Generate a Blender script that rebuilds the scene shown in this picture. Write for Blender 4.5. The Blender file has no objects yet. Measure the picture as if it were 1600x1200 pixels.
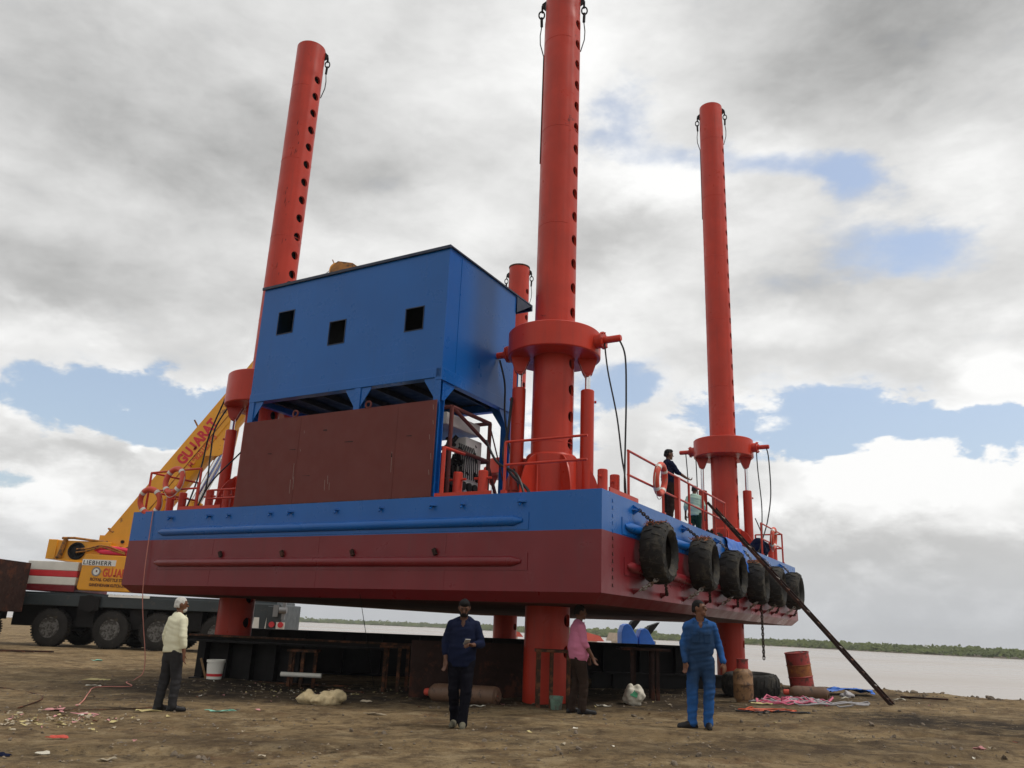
import bpy, bmesh, math, random
from math import sin, cos, pi, radians, sqrt, atan2
from mathutils import Vector, Matrix, Euler, noise
random.seed(7)
S = bpy.context.scene
COL = S.collection
V = Vector

# ------------------------------------------------------------------ camera
EYE = 1.45
cd = bpy.data.cameras.new('camera'); cam = bpy.data.objects.new('camera', cd); COL.objects.link(cam)
cd.sensor_width = 36.0; cd.lens = 36.0 * 1253.96 / 1600.0
cd.clip_start = 0.1; cd.clip_end = 9000
r_ = V((0.99913031, -0.01211739, 0.03989715)); u_ = V((-0.04169669, -0.29035532, 0.95601003)); f_ = V((0, 0.95684218, 0.29060805))
cam.matrix_world = Matrix(((r_.x, u_.x, -f_.x, 0), (r_.y, u_.y, -f_.y, 0), (r_.z, u_.z, -f_.z, EYE), (0, 0, 0, 1)))
S.camera = cam
S.view_settings.view_transform = 'Standard'; S.view_settings.look = 'None'
S.view_settings.gamma = 1.0; S.view_settings.exposure = 0.12
S.render.resolution_x = 1024; S.render.resolution_y = 768

# ------------------------------------------------------------------ sun
SUN = V((0.52, -0.06, 0.85)).normalized()
sd = bpy.data.lights.new('sun', 'SUN'); sd.energy = 1.6; sd.angle = radians(10); sd.color = (1.0, 0.95, 0.88)
so = bpy.data.objects.new('sun', sd); COL.objects.link(so)
so.rotation_euler = SUN.to_track_quat('Z', 'Y').to_euler(); so.location = (40, -20, 60)

# ------------------------------------------------------------------ sky
def sky():
    W = bpy.data.worlds.new('World'); S.world = W; W.use_nodes = True
    nt = W.node_tree; nt.nodes.clear(); N = nt.nodes; L = nt.links
    def nd(t, **k):
        n = N.new(t)
        for a, b in k.items(): setattr(n, a, b)
        return n
    def val(x):
        n = nd('ShaderNodeValue'); n.outputs[0].default_value = x; return n.outputs[0]
    def math_(op, a, b=None, clamp=False):
        n = nd('ShaderNodeMath', operation=op, use_clamp=clamp)
        for i, q in enumerate((a, b)):
            if q is None: continue
            if isinstance(q, (int, float)): n.inputs[i].default_value = q
            else: L.new(q, n.inputs[i])
        return n.outputs[0]
    def vmath(op, a, b=None, out=0):
        n = nd('ShaderNodeVectorMath', operation=op)
        for i, q in enumerate((a, b)):
            if q is None: continue
            if isinstance(q, tuple): n.inputs[i].default_value = q
            else: L.new(q, n.inputs[i])
        return n.outputs[out]
    def ramp(x, a, b, lo=0.0, hi=1.0, smooth=True):
        n = nd('ShaderNodeMapRange'); n.interpolation_type = 'SMOOTHSTEP' if smooth else 'LINEAR'; n.clamp = True
        L.new(x, n.inputs[0])
        for i, q in enumerate((a, b, lo, hi)): n.inputs[i + 1].default_value = q
        return n.outputs[0]
    def noise_(vec, scale, detail=6, rough=0.55, dist=0.0, out='Fac'):
        n = nd('ShaderNodeTexNoise'); n.inputs['Scale'].default_value = scale; n.inputs['Detail'].default_value = detail
        n.inputs['Roughness'].default_value = rough; n.inputs['Distortion'].default_value = dist
        L.new(vec, n.inputs['Vector']); return n.outputs[out]
    def mix(fac, a, b):
        n = nd('ShaderNodeMix', data_type='RGBA')
        for i, q in ((0, fac), (6, a), (7, b)):
            if isinstance(q, (int, float)): n.inputs[i].default_value = q
            elif isinstance(q, tuple): n.inputs[i].default_value = q
            else: L.new(q, n.inputs[i])
        return n.outputs[2]
    tc = nd('ShaderNodeTexCoord').outputs['Generated']
    d = vmath('NORMALIZE', tc)
    sx = nd('ShaderNodeSeparateXYZ'); L.new(d, sx.inputs[0]); dz = sx.outputs[2]
    # flattened cloud-layer coordinates
    den = math_('ADD', math_('MAXIMUM', dz, 0.0), 0.42)
    cx = nd('ShaderNodeCombineXYZ'); L.new(math_('DIVIDE', sx.outputs[0], den), cx.inputs[0]); L.new(math_('DIVIDE', sx.outputs[1], den), cx.inputs[1])
    L.new(math_('MULTIPLY', dz, 1.5), cx.inputs[2])
    p = cx.outputs[0]
    # warped direction for ragged outlines of the placed cloud masses
    wn = noise_(p, 3.6, 7, 0.60, 0.0, 'Color')
    warp = vmath('MULTIPLY', vmath('SUBTRACT', wn, (0.5, 0.5, 0.5)), (0.26, 0.26, 0.16))
    wd = vmath('ADD', d, warp)
    def blobs(lst):
        acc = None
        for (x, y, z, a, b, w, tilt) in lst:
            m = nd('ShaderNodeMapping'); m.vector_type = 'TEXTURE'
            m.inputs['Location'].default_value = (x, y, z)
            m.inputs['Rotation'].default_value = (0, radians(tilt), -atan2(x, y))
            m.inputs['Scale'].default_value = (a, 0.6, b)
            L.new(wd, m.inputs['Vector'])
            le = vmath('LENGTH', m.outputs[0], None, 1)
            g = ramp(le, 1.25, 0.0, 0.0, w)
            acc = g if acc is None else math_('ADD', acc, g)
        return acc
    holes = blobs([(-.43, .877, .213, .17, .050, 1.0, -4), (-.36, .90, .20, .10, .05, .5, -10), (.36, .90, .238, .18, .050, 1.0, 3), (.54, .81, .222, .15, .045, .85, 8), (.22, .94, .25, .08, .03, .5, 0),
                   (.318, .80, .502, .085, .038, .66, 14), (.36, .785, .475, .05, .06, .45, 0), (.10, .81, .575, .07, .045, .58, -8), (.17, .80, .55, .09, .03, .42, -14), (.43, .80, .405, .085, .035, .62, 10),
                   (.134, .945, .30, .09, .045, .75, 0), (.02, .965, .25, .12, .06, .7, 0), (-.52, .85, .125, .07, .03, .55, 0),
                   (-.50, .86, .055, .07, .02, .35, 0), (.235, .80, .535, .07, .04, .38, 0)])
    bright = blobs([(.03, .76, .64, .16, .11, .34, 0), (.15, .84, .515, .10, .06, .36, 0), (.47, .85, .175, .17, .05, .34, 0), (.33, .92, .17, .09, .04, .26, 0), (.53, .80, .295, .10, .055, .36, 0),
                    (-.13, .88, .42, .16, .09, .16, 0), (-.50, .80, .275, .09, .045, .20, 0), (-.415, .885, .175, .025, .03, .34, 0), (.46, .76, .455, .13, .06, .26, -6), (.27, .80, .54, .06, .05, .24, 0),
                    (-.42, .90, .10, .14, .03, .16, 0), (-.55, .83, .10, .10, .025, .2, 0), (.14, .91, .39, .09, .045, .16, 0), (.27, .86, .43, .10, .05, .16, 0), (.28, .90, .345, .13, .04, .22, 0), (-.25, .90, .27, .10, .03, .18, 0)])
    dark = blobs([(-.37, .79, .50, .28, .085, .36, 4), (-.52, .79, .345, .20, .06, .30, 0), (.42, .67, .62, .24, .085, .44, -8), (-.47, .86, .175, .11, .03, .36, 0), (-.25, .80, .55, .10, .05, .14, 0),
                  (-.14, .85, .52, .10, .05, .16, 0), (.10, .87, .46, .12, .045, .24, 0), (.40, .90, .11, .32, .035, .20, 0), (-.22, .86, .35, .14, .045, .16, 0), (.06, .90, .42, .10, .04, .12, 0),
                  (.50, .86, .06, .5, .05, .14, 0), (.33, .85, .41, .08, .04, .14, 0), (.38, .80, .45, .06, .05, .16, 0)])
    n1 = noise_(p, 2.5, 9, 0.58, 0.25)
    n2 = noise_(vmath('ADD', p, (3.1, 7.7, 1.3)), 6.0, 8, 0.60, 0.3)
    n3 = noise_(vmath('ADD', p, (-2.3, 0.7, 5.3)), 15.0, 6, 0.6, 0.2)
    n4 = noise_(vmath('MULTIPLY', d, (9.0, 9.0, 13.0)), 1.25, 9, 0.56, 0.5)      # puffs of the low cumulus
    low = ramp(dz, 0.40, 0.22)
    puff = math_('MULTIPLY', math_('SUBTRACT', n4, .5), low)
    nn = math_('ADD', math_('MULTIPLY', math_('SUBTRACT', n1, .5), 1.1), math_('ADD', math_('MULTIPLY', math_('SUBTRACT', n2, .5), 1.15), math_('MULTIPLY', math_('SUBTRACT', n3, .5), .60)))
    cover = math_('ADD', math_('SUBTRACT', 0.66, holes), math_('ADD', math_('MULTIPLY', nn, 0.62), math_('MULTIPLY', puff, 1.5)))
    soft = ramp(cover, -0.10, 0.56); crisp = ramp(cover, 0.02, 0.29)
    fm = nd('ShaderNodeMix', data_type='FLOAT'); L.new(low, fm.inputs[0]); L.new(soft, fm.inputs[2]); L.new(crisp, fm.inputs[3]); fac = fm.outputs[0]
    lum = math_('ADD', math_('ADD', 0.665, math_('MULTIPLY', bright, .85)), math_('ADD', math_('MULTIPLY', nn, 0.33), math_('MULTIPLY', puff, .75)))
    lum = math_('SUBTRACT', lum, math_('MULTIPLY', dark, .62))
    edge = math_('MULTIPLY', ramp(cover, 0.70, 0.25, 0.0, 0.17), low)          # thin cumulus edges are lit through
    lum = math_('ADD', lum, edge)
    lum = math_('MINIMUM', math_('MAXIMUM', lum, 0.30), 0.93)
    comb = nd('ShaderNodeVectorMath', operation='SCALE'); comb.inputs[0].default_value = (1.0, 1.0, 0.99); L.new(lum, comb.inputs['Scale'])
    st = nd('ShaderNodeTexSky', sky_type='NISHITA'); st.sun_disc = False
    st.sun_elevation = math.asin(SUN.z); st.sun_rotation = atan2(SUN.x, SUN.y); st.air_density = 1.2; st.dust_density = 2.5
    sk = nd('ShaderNodeVectorMath', operation='SCALE'); L.new(st.outputs[0], sk.inputs[0]); sk.inputs['Scale'].default_value = 0.15
    c = mix(fac, mix(0.35, sk.outputs[0], (.52, .58, .70, 1)), comb.outputs[0])
    # pale moist air low over the water
    c = mix(ramp(dz, 0.13, -0.01, 0.0, 0.82), c, (0.475, 0.495, 0.525, 1))
    bg = nd('ShaderNodeBackground'); L.new(c, bg.inputs[0]); bg.inputs[1].default_value = 1.0
    out = nd('ShaderNodeOutputWorld'); L.new(bg.outputs[0], out.inputs[0])
    W.cycles.sampling_method = 'MANUAL'; W.cycles.sample_map_resolution = 512
sky()

# ------------------------------------------------------------------ materials
def mat(name, color, rough=0.6, metal=0.0, var=0.12, scale=2.5, bump=0.0, bscale=30.0, wear=None, wearamt=0.0, wearscale=6.0, streak=0.0, spec=0.5, coat=0.0, rvar=0.12):
    m = bpy.data.materials.new(name); m.use_nodes = True; nt = m.node_tree; N = nt.nodes; L = nt.links
    b = N['Principled BSDF']; b.inputs['Roughness'].default_value = rough; b.inputs['Metallic'].default_value = metal
    b.inputs['Specular IOR Level'].default_value = spec
    if coat: b.inputs['Coat Weight'].default_value = coat; b.inputs['Coat Roughness'].default_value = 0.12
    tc = N.new('ShaderNodeTexCoord'); co = tc.outputs['Object']
    def noi(sc, det=5, vec=co, r=.6):
        n = N.new('ShaderNodeTexNoise'); n.inputs['Scale'].default_value = sc; n.inputs['Detail'].default_value = det; n.inputs['Roughness'].default_value = r
        L.new(vec, n.inputs['Vector']); return n.outputs['Fac']
    def mr(x, a, b_, lo, hi):
        n = N.new('ShaderNodeMapRange'); n.clamp = True; L.new(x, n.inputs[0])
        for i, q in enumerate((a, b_, lo, hi)): n.inputs[i + 1].default_value = q
        return n.outputs[0]
    hs = N.new('ShaderNodeHueSaturation'); hs.inputs['Color'].default_value = (*color, 1)
    L.new(mr(noi(scale), .3, .7, 1 - var, 1 + var), hs.inputs['Value'])
    c = hs.outputs[0]
    def mixc(fac, a, bcol):
        n = N.new('ShaderNodeMix'); n.data_type = 'RGBA'; L.new(fac, n.inputs[0]); L.new(a, n.inputs[6])
        n.inputs[7].default_value = (*bcol, 1); return n.outputs[2]
    if streak:
        mp = N.new('ShaderNodeMapping'); mp.inputs['Scale'].default_value = (9, 9, .5); L.new(co, mp.inputs[0])
        c = mixc(mr(noi(1.0, 6, mp.outputs[0]), .52, .8, 0, streak), c, tuple(x * .45 + .02 for x in color))
    if wear:
        f = mr(noi(wearscale, 9, r=.72), .66 - wearamt * .3, .70 - wearamt * .22, 0, 1)
        c = mixc(f, c, wear)
    L.new(c, b.inputs['Base Color'])
    L.new(mr(noi(scale * 2.3, 6), .3, .7, max(0, rough - rvar), min(1, rough + rvar)), b.inputs['Roughness'])
    if bump:
        bn = N.new('ShaderNodeBump'); bn.inputs['Strength'].default_value = bump; bn.inputs['Distance'].default_value = .02
        L.new(noi(bscale, 6), bn.inputs['Height']); L.new(bn.outputs[0], b.inputs['Normal'])
    return m
M = {}
M['red'] = mat('orange_red_gloss_paint', (.485, .038, .018), .38, var=.12, scale=1.2, streak=.4, spec=.3, bump=.06, bscale=5)
M['redw'] = mat('worn_orange_red_paint', (.465, .037, .018), .38, var=.14, scale=1.2, streak=.45, spec=.3, wear=(.10, .012, .010), wearamt=.05, wearscale=1.6)
M['blue'] = mat('blue_gloss_paint', (.002, .100, .375), .30, var=.08, scale=.6, streak=.16, spec=.38, bump=.10, bscale=1.1, rvar=.06)
M['maroon'] = mat('maroon_hull_paint', (.165, .0115, .0165), .36, var=.10, scale=.8, streak=.4, spec=.40, bump=.10, bscale=1.2)
M['brown'] = mat('brown_primer_plate', (.140, .041, .036), .7, spec=.25, var=.05, scale=1.6, streak=.06, bump=.05, bscale=3, wear=(.12, .036, .032), wearamt=.05, wearscale=2.2)
M['darkblue'] = mat('dark_blue_edge', (.006, .015, .045), .5)
M['black'] = mat('black_steel', (.012, .011, .011), .6, var=.3, bump=.2, bscale=12)
M['girder'] = mat('dark_rusted_steel', (.03, .016, .013), .7, var=.3, scale=3, bump=.25, bscale=20, wear=(.08, .03, .018), wearamt=.45, wearscale=2)
M['rust'] = mat('rusty_steel', (.16, .065, .035), .8, var=.3, scale=6, bump=.3, bscale=40, wear=(.05, .03, .02), wearamt=.8, wearscale=5)
M['chrome'] = mat('chromed_rod', (.75, .76, .78), .12, 1.0, var=.03)
M['rubber'] = mat('black_rubber', (.028, .027, .026), .75, var=.25, scale=6, bump=.3, bscale=60)
M['oldrubber'] = mat('dusty_old_rubber', (.026, .025, .023), .8, var=.3, scale=3, bump=.4, bscale=35, wear=(.065, .058, .046), wearamt=.5, wearscale=3.5)
M['hose'] = mat('black_hose', (.012, .012, .013), .45)
M['chain'] = mat('galvanised_chain', (.34, .32, .29), .5, .6, var=.3, wear=(.12, .07, .04), wearamt=.7, wearscale=9)
M['rustchain'] = mat('rusted_chain', (.05, .032, .022), .8, .3, var=.3)
M['yellow'] = mat('crane_yellow_paint', (.76, .33, .009), .42, var=.08, scale=1.0, streak=.12, coat=.1, wear=(.30, .12, .02), wearamt=.2, wearscale=2.5)
M['yellowd'] = mat('greasy_crane_yellow', (.38, .15, .015), .5, var=.3, scale=3, wear=(.08, .035, .01), wearamt=.55, wearscale=4)
M['bottom'] = mat('dark_bottom_paint', (.10, .045, .04), .85, var=.2, scale=.6, spec=.1)
M['carrier'] = mat('carrier_grey_green', (.026, .036, .040), .45, var=.2, scale=1, streak=.3, wear=(.06, .055, .05), wearamt=.3, wearscale=3)
M['white'] = mat('white_paint', (.72, .70, .63), .5, var=.07, streak=.12)
M['stripe'] = mat('bright_red_paint', (.60, .028, .035), .45, var=.08)
M['decal_red'] = mat('red_lettering', (.58, .02, .03), .5, var=.1, scale=8)
M['decal_or'] = mat('faded_red_lettering', (.60, .06, .02), .5, var=.15, scale=8)
M['decal_dk'] = mat('dark_brown_lettering', (.13, .04, .01), .6, var=.15, scale=8)
M['decal_bk'] = mat('black_lettering', (.012, .012, .013), .5)
M['decal_wh'] = mat('white_sticker', (.72, .72, .68), .5)
M['grey'] = mat('grey_metal', (.22, .22, .22), .5, .3)
M['wood'] = mat('weathered_wood', (.22, .14, .075), .85, var=.3, scale=8, bump=.3, bscale=50)
M['buoy'] = mat('orange_lifebuoy', (.60, .075, .04), .5, var=.15, wear=(.35, .2, .15), wearamt=.2)
M['buoyw'] = mat('white_tape', (.7, .68, .64), .5)
M['gasbrown'] = mat('brown_gas_bottle', (.155, .085, .05), .6, var=.2, scale=5, bump=.15, wear=(.05, .03, .02), wearamt=.35, wearscale=7)
M['lpg'] = mat('tan_gas_bottle', (.26, .145, .065), .65, var=.22, scale=5, bump=.2, wear=(.09, .05, .03), wearamt=.5, wearscale=6)
M['redcap'] = mat('red_cap_paint', (.55, .07, .04), .55, var=.2)
M['drumred'] = mat('faded_red_drum', (.33, .035, .03), .6, var=.25, scale=5, wear=(.10, .03, .02), wearamt=.5, wearscale=6)
M['drumyel'] = mat('rusty_yellow_band', (.33, .105, .02), .65, var=.35, scale=6, wear=(.22, .05, .02), wearamt=.65, wearscale=7)
M['tarp'] = mat('blue_tarpaulin', (.02, .13, .52), .45, var=.15, bump=.3, bscale=14)
M['sack'] = mat('cream_sackcloth', (.52, .42, .25), .9, var=.2, scale=8, bump=.4, bscale=40)
M['bagw'] = mat('white_plastic_bag', (.60, .56, .46), .55, var=.15, scale=9, bump=.3, bscale=30)
M['green'] = mat('green_print', (.03, .22, .10), .6)
M['gbucket'] = mat('grimy_green_bucket', (.12, .20, .15), .6, var=.35, scale=9, wear=(.10, .09, .07), wearamt=.6)
M['pink'] = mat('pink_hose', (.62, .13, .22), .55, var=.2)
M['ghose'] = mat('grey_hose', (.34, .33, .34), .55, var=.2)
M['orange'] = mat('orange_cable', (.55, .09, .03), .55, var=.2)
M['pinkrope'] = mat('faded_pink_rope', (.55, .22, .17), .8, var=.2)
M['sling'] = mat('hot_pink_sling', (.75, .04, .10), .7, var=.12)
M['silver'] = mat('white_tank_paint', (.62, .60, .57), .5, var=.12)
M['skinred'] = mat('dark_skin', (.12, .055, .033), .55, var=.08, scale=9)
M['skinb'] = mat('brown_skin', (.15, .065, .036), .55, var=.08, scale=9)
M['eye'] = mat('eye', (.015, .012, .01), .2)
M['hairb'] = mat('black_hair', (.008, .007, .007), .6, bump=.6, bscale=90)
M['hairw'] = mat('white_hair', (.55, .54, .50), .75, var=.15, scale=12, bump=.6, bscale=90)
M['hairg'] = mat('grizzled_hair', (.018, .016, .015), .7, bump=.6, bscale=90)
M['shirtw'] = mat('cream_shirt', (.70, .68, .50), .9, var=.06, bump=.12, bscale=16)
M['trg'] = mat('charcoal_trousers', (.035, .034, .036), .9, var=.15, bump=.15, bscale=16)
M['navy'] = mat('navy_shirt', (.010, .014, .036), .9, var=.15, bump=.15, bscale=16)
M['trb'] = mat('black_trousers', (.008, .008, .012), .9, bump=.15, bscale=16)
M['pinks'] = mat('pink_shirt', (.56, .19, .30), .9, var=.08, bump=.15, bscale=16)
M['trbr'] = mat('brown_trousers', (.035, .023, .018), .9, var=.2, bump=.15, bscale=16)
M['greens'] = mat('pale_green_shirt', (.36, .50, .42), .9, var=.08, bump=.15, bscale=16)
M['trgr'] = mat('dark_green_trousers', (.012, .04, .028), .9, bump=.15, bscale=16)
M['shoe'] = mat('black_shoe_leather', (.012, .011, .012), .5)
M['shoet'] = mat('dusty_tan_shoe', (.11, .10, .065), .8, var=.3, scale=12)
M['lcard0'] = mat('dull_chalk', (.34, .27, .24), .9)
M['wheelrubber'] = mat('dusty_wheel_rubber', (.030, .028, .026), .85, var=.3, scale=2, spec=.15, bump=.2, bscale=40, wear=(.07, .058, .042), wearamt=.2, wearscale=2)
M['rimgrey'] = mat('dusty_rim_paint', (.14, .135, .125), .7, var=.3, scale=4, wear=(.03, .026, .022), wearamt=.7, wearscale=5)
M['phone'] = mat('pale_phone', (.45, .45, .46), .25)
M['roofred'] = mat('red_boat_roof', (.55, .10, .07), .6)
M['boatw'] = mat('beige_boat_side', (.45, .36, .27), .7, var=.15)

for k_, v_ in dict(shirtw=.12, trg=.06, navy=.06, trb=.03, pinks=.1, trbr=.06, greens=.1, trgr=.05, hairb=.15, hairg=.15, hairw=.2, black=.2, girder=.15, rust=.15, rubber=.2, oldrubber=.2, hose=.3, skinred=.3, skinb=.3, shoe=.3, sack=.1, wood=.1, brown=.2).items():
    M[k_].node_tree.nodes['Principled BSDF'].inputs['Specular IOR Level'].default_value = v_
def cover_mat():
    m = bpy.data.materials.new('greasy_blue_coverall'); m.use_nodes = True; N = m.node_tree.nodes; L = m.node_tree.links
    b = N['Principled BSDF']; b.inputs['Roughness'].default_value = .9; b.inputs['Specular IOR Level'].default_value = .08
    tc = N.new('ShaderNodeTexCoord')
    mp = N.new('ShaderNodeMapping'); mp.vector_type = 'TEXTURE'; mp.inputs['Location'].default_value = (0, .1, .93); mp.inputs['Scale'].default_value = (.24, .3, .46)
    L.new(tc.outputs['Object'], mp.inputs[0])
    n = N.new('ShaderNodeTexNoise'); n.inputs['Scale'].default_value = 7; n.inputs['Detail'].default_value = 5; L.new(tc.outputs['Object'], n.inputs['Vector'])
    ln = N.new('ShaderNodeVectorMath'); ln.operation = 'LENGTH'; L.new(mp.outputs[0], ln.inputs[0])
    ad = N.new('ShaderNodeMath'); ad.operation = 'ADD'; L.new(ln.outputs['Value'], ad.inputs[0]); L.new(n.outputs['Fac'], ad.inputs[1])
    mr = N.new('ShaderNodeMapRange'); L.new(ad.outputs[0], mr.inputs[0]); mr.inputs[1].default_value = 1.3; mr.inputs[2].default_value = 1.95; mr.inputs[3].default_value = .85; mr.inputs[4].default_value = 0
    mx = N.new('ShaderNodeMix'); mx.data_type = 'RGBA'; L.new(mr.outputs[0], mx.inputs[0])
    mx.inputs[6].default_value = (.026, .098, .29, 1); mx.inputs[7].default_value = (.020, .038, .068, 1)
    L.new(mx.outputs[2], b.inputs['Base Color'])
    bn = N.new('ShaderNodeBump'); bn.inputs['Strength'].default_value = .15; n2 = N.new('ShaderNodeTexNoise'); n2.inputs['Scale'].default_value = 18
    L.new(tc.outputs['Object'], n2.inputs['Vector']); L.new(n2.outputs['Fac'], bn.inputs['Height']); L.new(bn.outputs[0], b.inputs['Normal'])
    return m
M['cover'] = cover_mat()

def ground_mat():
    m = bpy.data.materials.new('trodden_earth'); m.use_nodes = True; N = m.node_tree.nodes; L = m.node_tree.links
    b = N['Principled BSDF']; b.inputs['Roughness'].default_value = .95; b.inputs['Specular IOR Level'].default_value = .15
    co = N.new('ShaderNodeTexCoord').outputs['Object']
    def noi(sc, det=6, r=.6, sv=None, off=None, dist=0):
        v = co
        mp = N.new('ShaderNodeMapping'); L.new(co, mp.inputs[0])
        if sv: mp.inputs['Scale'].default_value = sv
        if off: mp.inputs['Location'].default_value = off
        n = N.new('ShaderNodeTexNoise'); n.inputs['Scale'].default_value = sc; n.inputs['Detail'].default_value = det; n.inputs['Roughness'].default_value = r; n.inputs['Distortion'].default_value = dist
        L.new(mp.outputs[0], n.inputs['Vector']); return n.outputs['Fac']
    def mr(x, a, c, lo=0, hi=1):
        n = N.new('ShaderNodeMapRange'); n.clamp = True; L.new(x, n.inputs[0])
        for i, q in enumerate((a, c, lo, hi)): n.inputs[i + 1].default_value = q
        return n.outputs[0]
    def mix(f, a, c):
        n = N.new('ShaderNodeMix'); n.data_type = 'RGBA'
        for i, q in ((0, f), (6, a), (7, c)):
            if isinstance(q, tuple): n.inputs[i].default_value = (*q, 1)
            else: L.new(q, n.inputs[i])
        return n.outputs[2]
    def mul(a, c):
        n = N.new('ShaderNodeMath'); n.operation = 'MULTIPLY'; L.new(a, n.inputs[0]); L.new(c, n.inputs[1]); return n.outputs[0]
    def spot(x, y, rx, ry, rot=0):
        mp = N.new('ShaderNodeMapping'); mp.vector_type = 'TEXTURE'; mp.inputs['Location'].default_value = (x, y, 0); mp.inputs['Scale'].default_value = (rx, ry, 50); mp.inputs['Rotation'].default_value = (0, 0, radians(rot))
        L.new(co, mp.inputs[0]); ln = N.new('ShaderNodeVectorMath'); ln.operation = 'LENGTH'; L.new(mp.outputs[0], ln.inputs[0])
        return mr(ln.outputs['Value'], 1.2, .2)
    c = mix(mr(noi(.45, 8, .65), .38, .62), (.155, .103, .052), (.36, .255, .132))
    c = mix(mr(noi(2.2, 8, .7, off=(4, 1, 0)), .46, .66, 0, .7), c, (.34, .255, .145))
    c = mix(mr(noi(1.4, 8, .72, sv=(1, 1.5, 1), off=(9, 3, 0)), .50, .66, 0, .75), c, (.085, .055, .033))
    c = mix(mr(noi(.9, 9, .75, off=(-3, 8, 0)), .57, .66, 0, .7), c, (.18, .095, .048))
    c = mix(mr(noi(3.6, 8, .72, off=(7, 2, 0)), .49, .60, 0, .7), c, (.095, .064, .038))
    c = mix(mr(noi(1.15, 9, .74, off=(12, 5, 0)), .53, .64, 0, .75), c, (.42, .32, .185))
    c = mix(mr(noi(6.5, 7, .74, off=(3, 9, 0)), .56, .66, 0, .6), c, (.40, .31, .19))
    c = mix(mr(noi(26, 4, .7), .60, .68, 0, .45), c, (.36, .29, .19))
    c = mix(mr(noi(17, 5, .7, off=(2, 2, 0)), .58, .68, 0, .7), c, (.045, .033, .025))
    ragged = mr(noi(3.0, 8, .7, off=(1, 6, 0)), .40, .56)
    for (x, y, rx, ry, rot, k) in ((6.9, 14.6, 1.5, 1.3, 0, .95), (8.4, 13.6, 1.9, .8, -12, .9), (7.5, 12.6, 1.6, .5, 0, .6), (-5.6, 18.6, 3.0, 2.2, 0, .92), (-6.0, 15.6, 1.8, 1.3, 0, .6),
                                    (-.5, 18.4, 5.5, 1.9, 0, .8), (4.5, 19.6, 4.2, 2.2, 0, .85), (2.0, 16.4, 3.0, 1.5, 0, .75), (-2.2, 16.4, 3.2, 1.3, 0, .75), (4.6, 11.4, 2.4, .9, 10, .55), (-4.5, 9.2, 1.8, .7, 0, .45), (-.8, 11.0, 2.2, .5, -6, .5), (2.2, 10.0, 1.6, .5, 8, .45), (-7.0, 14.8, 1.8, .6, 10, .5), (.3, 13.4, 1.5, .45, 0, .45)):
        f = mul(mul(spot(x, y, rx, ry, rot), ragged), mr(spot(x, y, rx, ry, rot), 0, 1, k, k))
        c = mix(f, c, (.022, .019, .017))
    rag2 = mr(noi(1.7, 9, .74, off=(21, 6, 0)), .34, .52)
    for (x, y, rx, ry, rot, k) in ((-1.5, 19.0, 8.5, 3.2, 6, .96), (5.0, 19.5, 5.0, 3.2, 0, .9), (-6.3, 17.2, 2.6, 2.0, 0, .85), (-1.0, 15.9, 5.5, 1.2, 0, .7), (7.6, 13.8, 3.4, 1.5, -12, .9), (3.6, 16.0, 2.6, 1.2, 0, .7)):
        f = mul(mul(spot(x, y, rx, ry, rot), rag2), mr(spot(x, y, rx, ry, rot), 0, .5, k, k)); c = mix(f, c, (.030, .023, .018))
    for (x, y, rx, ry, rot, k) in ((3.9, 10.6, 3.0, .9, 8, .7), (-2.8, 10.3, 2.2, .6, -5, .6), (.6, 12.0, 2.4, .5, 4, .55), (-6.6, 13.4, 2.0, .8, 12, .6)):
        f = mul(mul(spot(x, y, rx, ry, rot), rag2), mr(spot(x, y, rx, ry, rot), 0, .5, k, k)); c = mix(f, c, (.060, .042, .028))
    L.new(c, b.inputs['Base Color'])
    bn = N.new('ShaderNodeBump'); bn.inputs['Strength'].default_value = .9; bn.inputs['Distance'].default_value = .06
    ad = N.new('ShaderNodeMath'); ad.operation = 'ADD'; L.new(noi(7, 9, .72), ad.inputs[0]); L.new(noi(34, 5, .7), ad.inputs[1])
    L.new(ad.outputs[0], bn.inputs['Height']); L.new(bn.outputs[0], b.inputs['Normal'])
    return m
M['ground'] = ground_mat()

def water_mat():
    m = bpy.data.materials.new('silty_water'); m.use_nodes = True; N = m.node_tree.nodes; L = m.node_tree.links
    b = N['Principled BSDF']; b.inputs['Base Color'].default_value = (.38, .33, .285, 1); b.inputs['Roughness'].default_value = .22; b.inputs['IOR'].default_value = 1.33
    co = N.new('ShaderNodeTexCoord').outputs['Object']
    mp = N.new('ShaderNodeMapping'); mp.inputs['Scale'].default_value = (.25, 1, 1); L.new(co, mp.inputs[0])
    n = N.new('ShaderNodeTexNoise'); n.inputs['Scale'].default_value = 1.6; n.inputs['Detail'].default_value = 6; L.new(mp.outputs[0], n.inputs['Vector'])
    bn = N.new('ShaderNodeBump'); bn.inputs['Strength'].default_value = .35; bn.inputs['Distance'].default_value = .12; L.new(n.outputs['Fac'], bn.inputs['Height']); L.new(bn.outputs[0], b.inputs['Normal'])
    n2 = N.new('ShaderNodeTexNoise'); n2.inputs['Scale'].default_value = .018; n2.inputs['Detail'].default_value = 4; L.new(mp.outputs[0], n2.inputs['Vector'])
    mr = N.new('ShaderNodeMapRange'); L.new(n2.outputs['Fac'], mr.inputs[0]); mr.inputs[1].default_value = .35; mr.inputs[2].default_value = .65; mr.inputs[3].default_value = .16; mr.inputs[4].default_value = .34
    L.new(mr.outputs[0], b.inputs['Roughness'])
    return m
M['water'] = water_mat()

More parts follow.
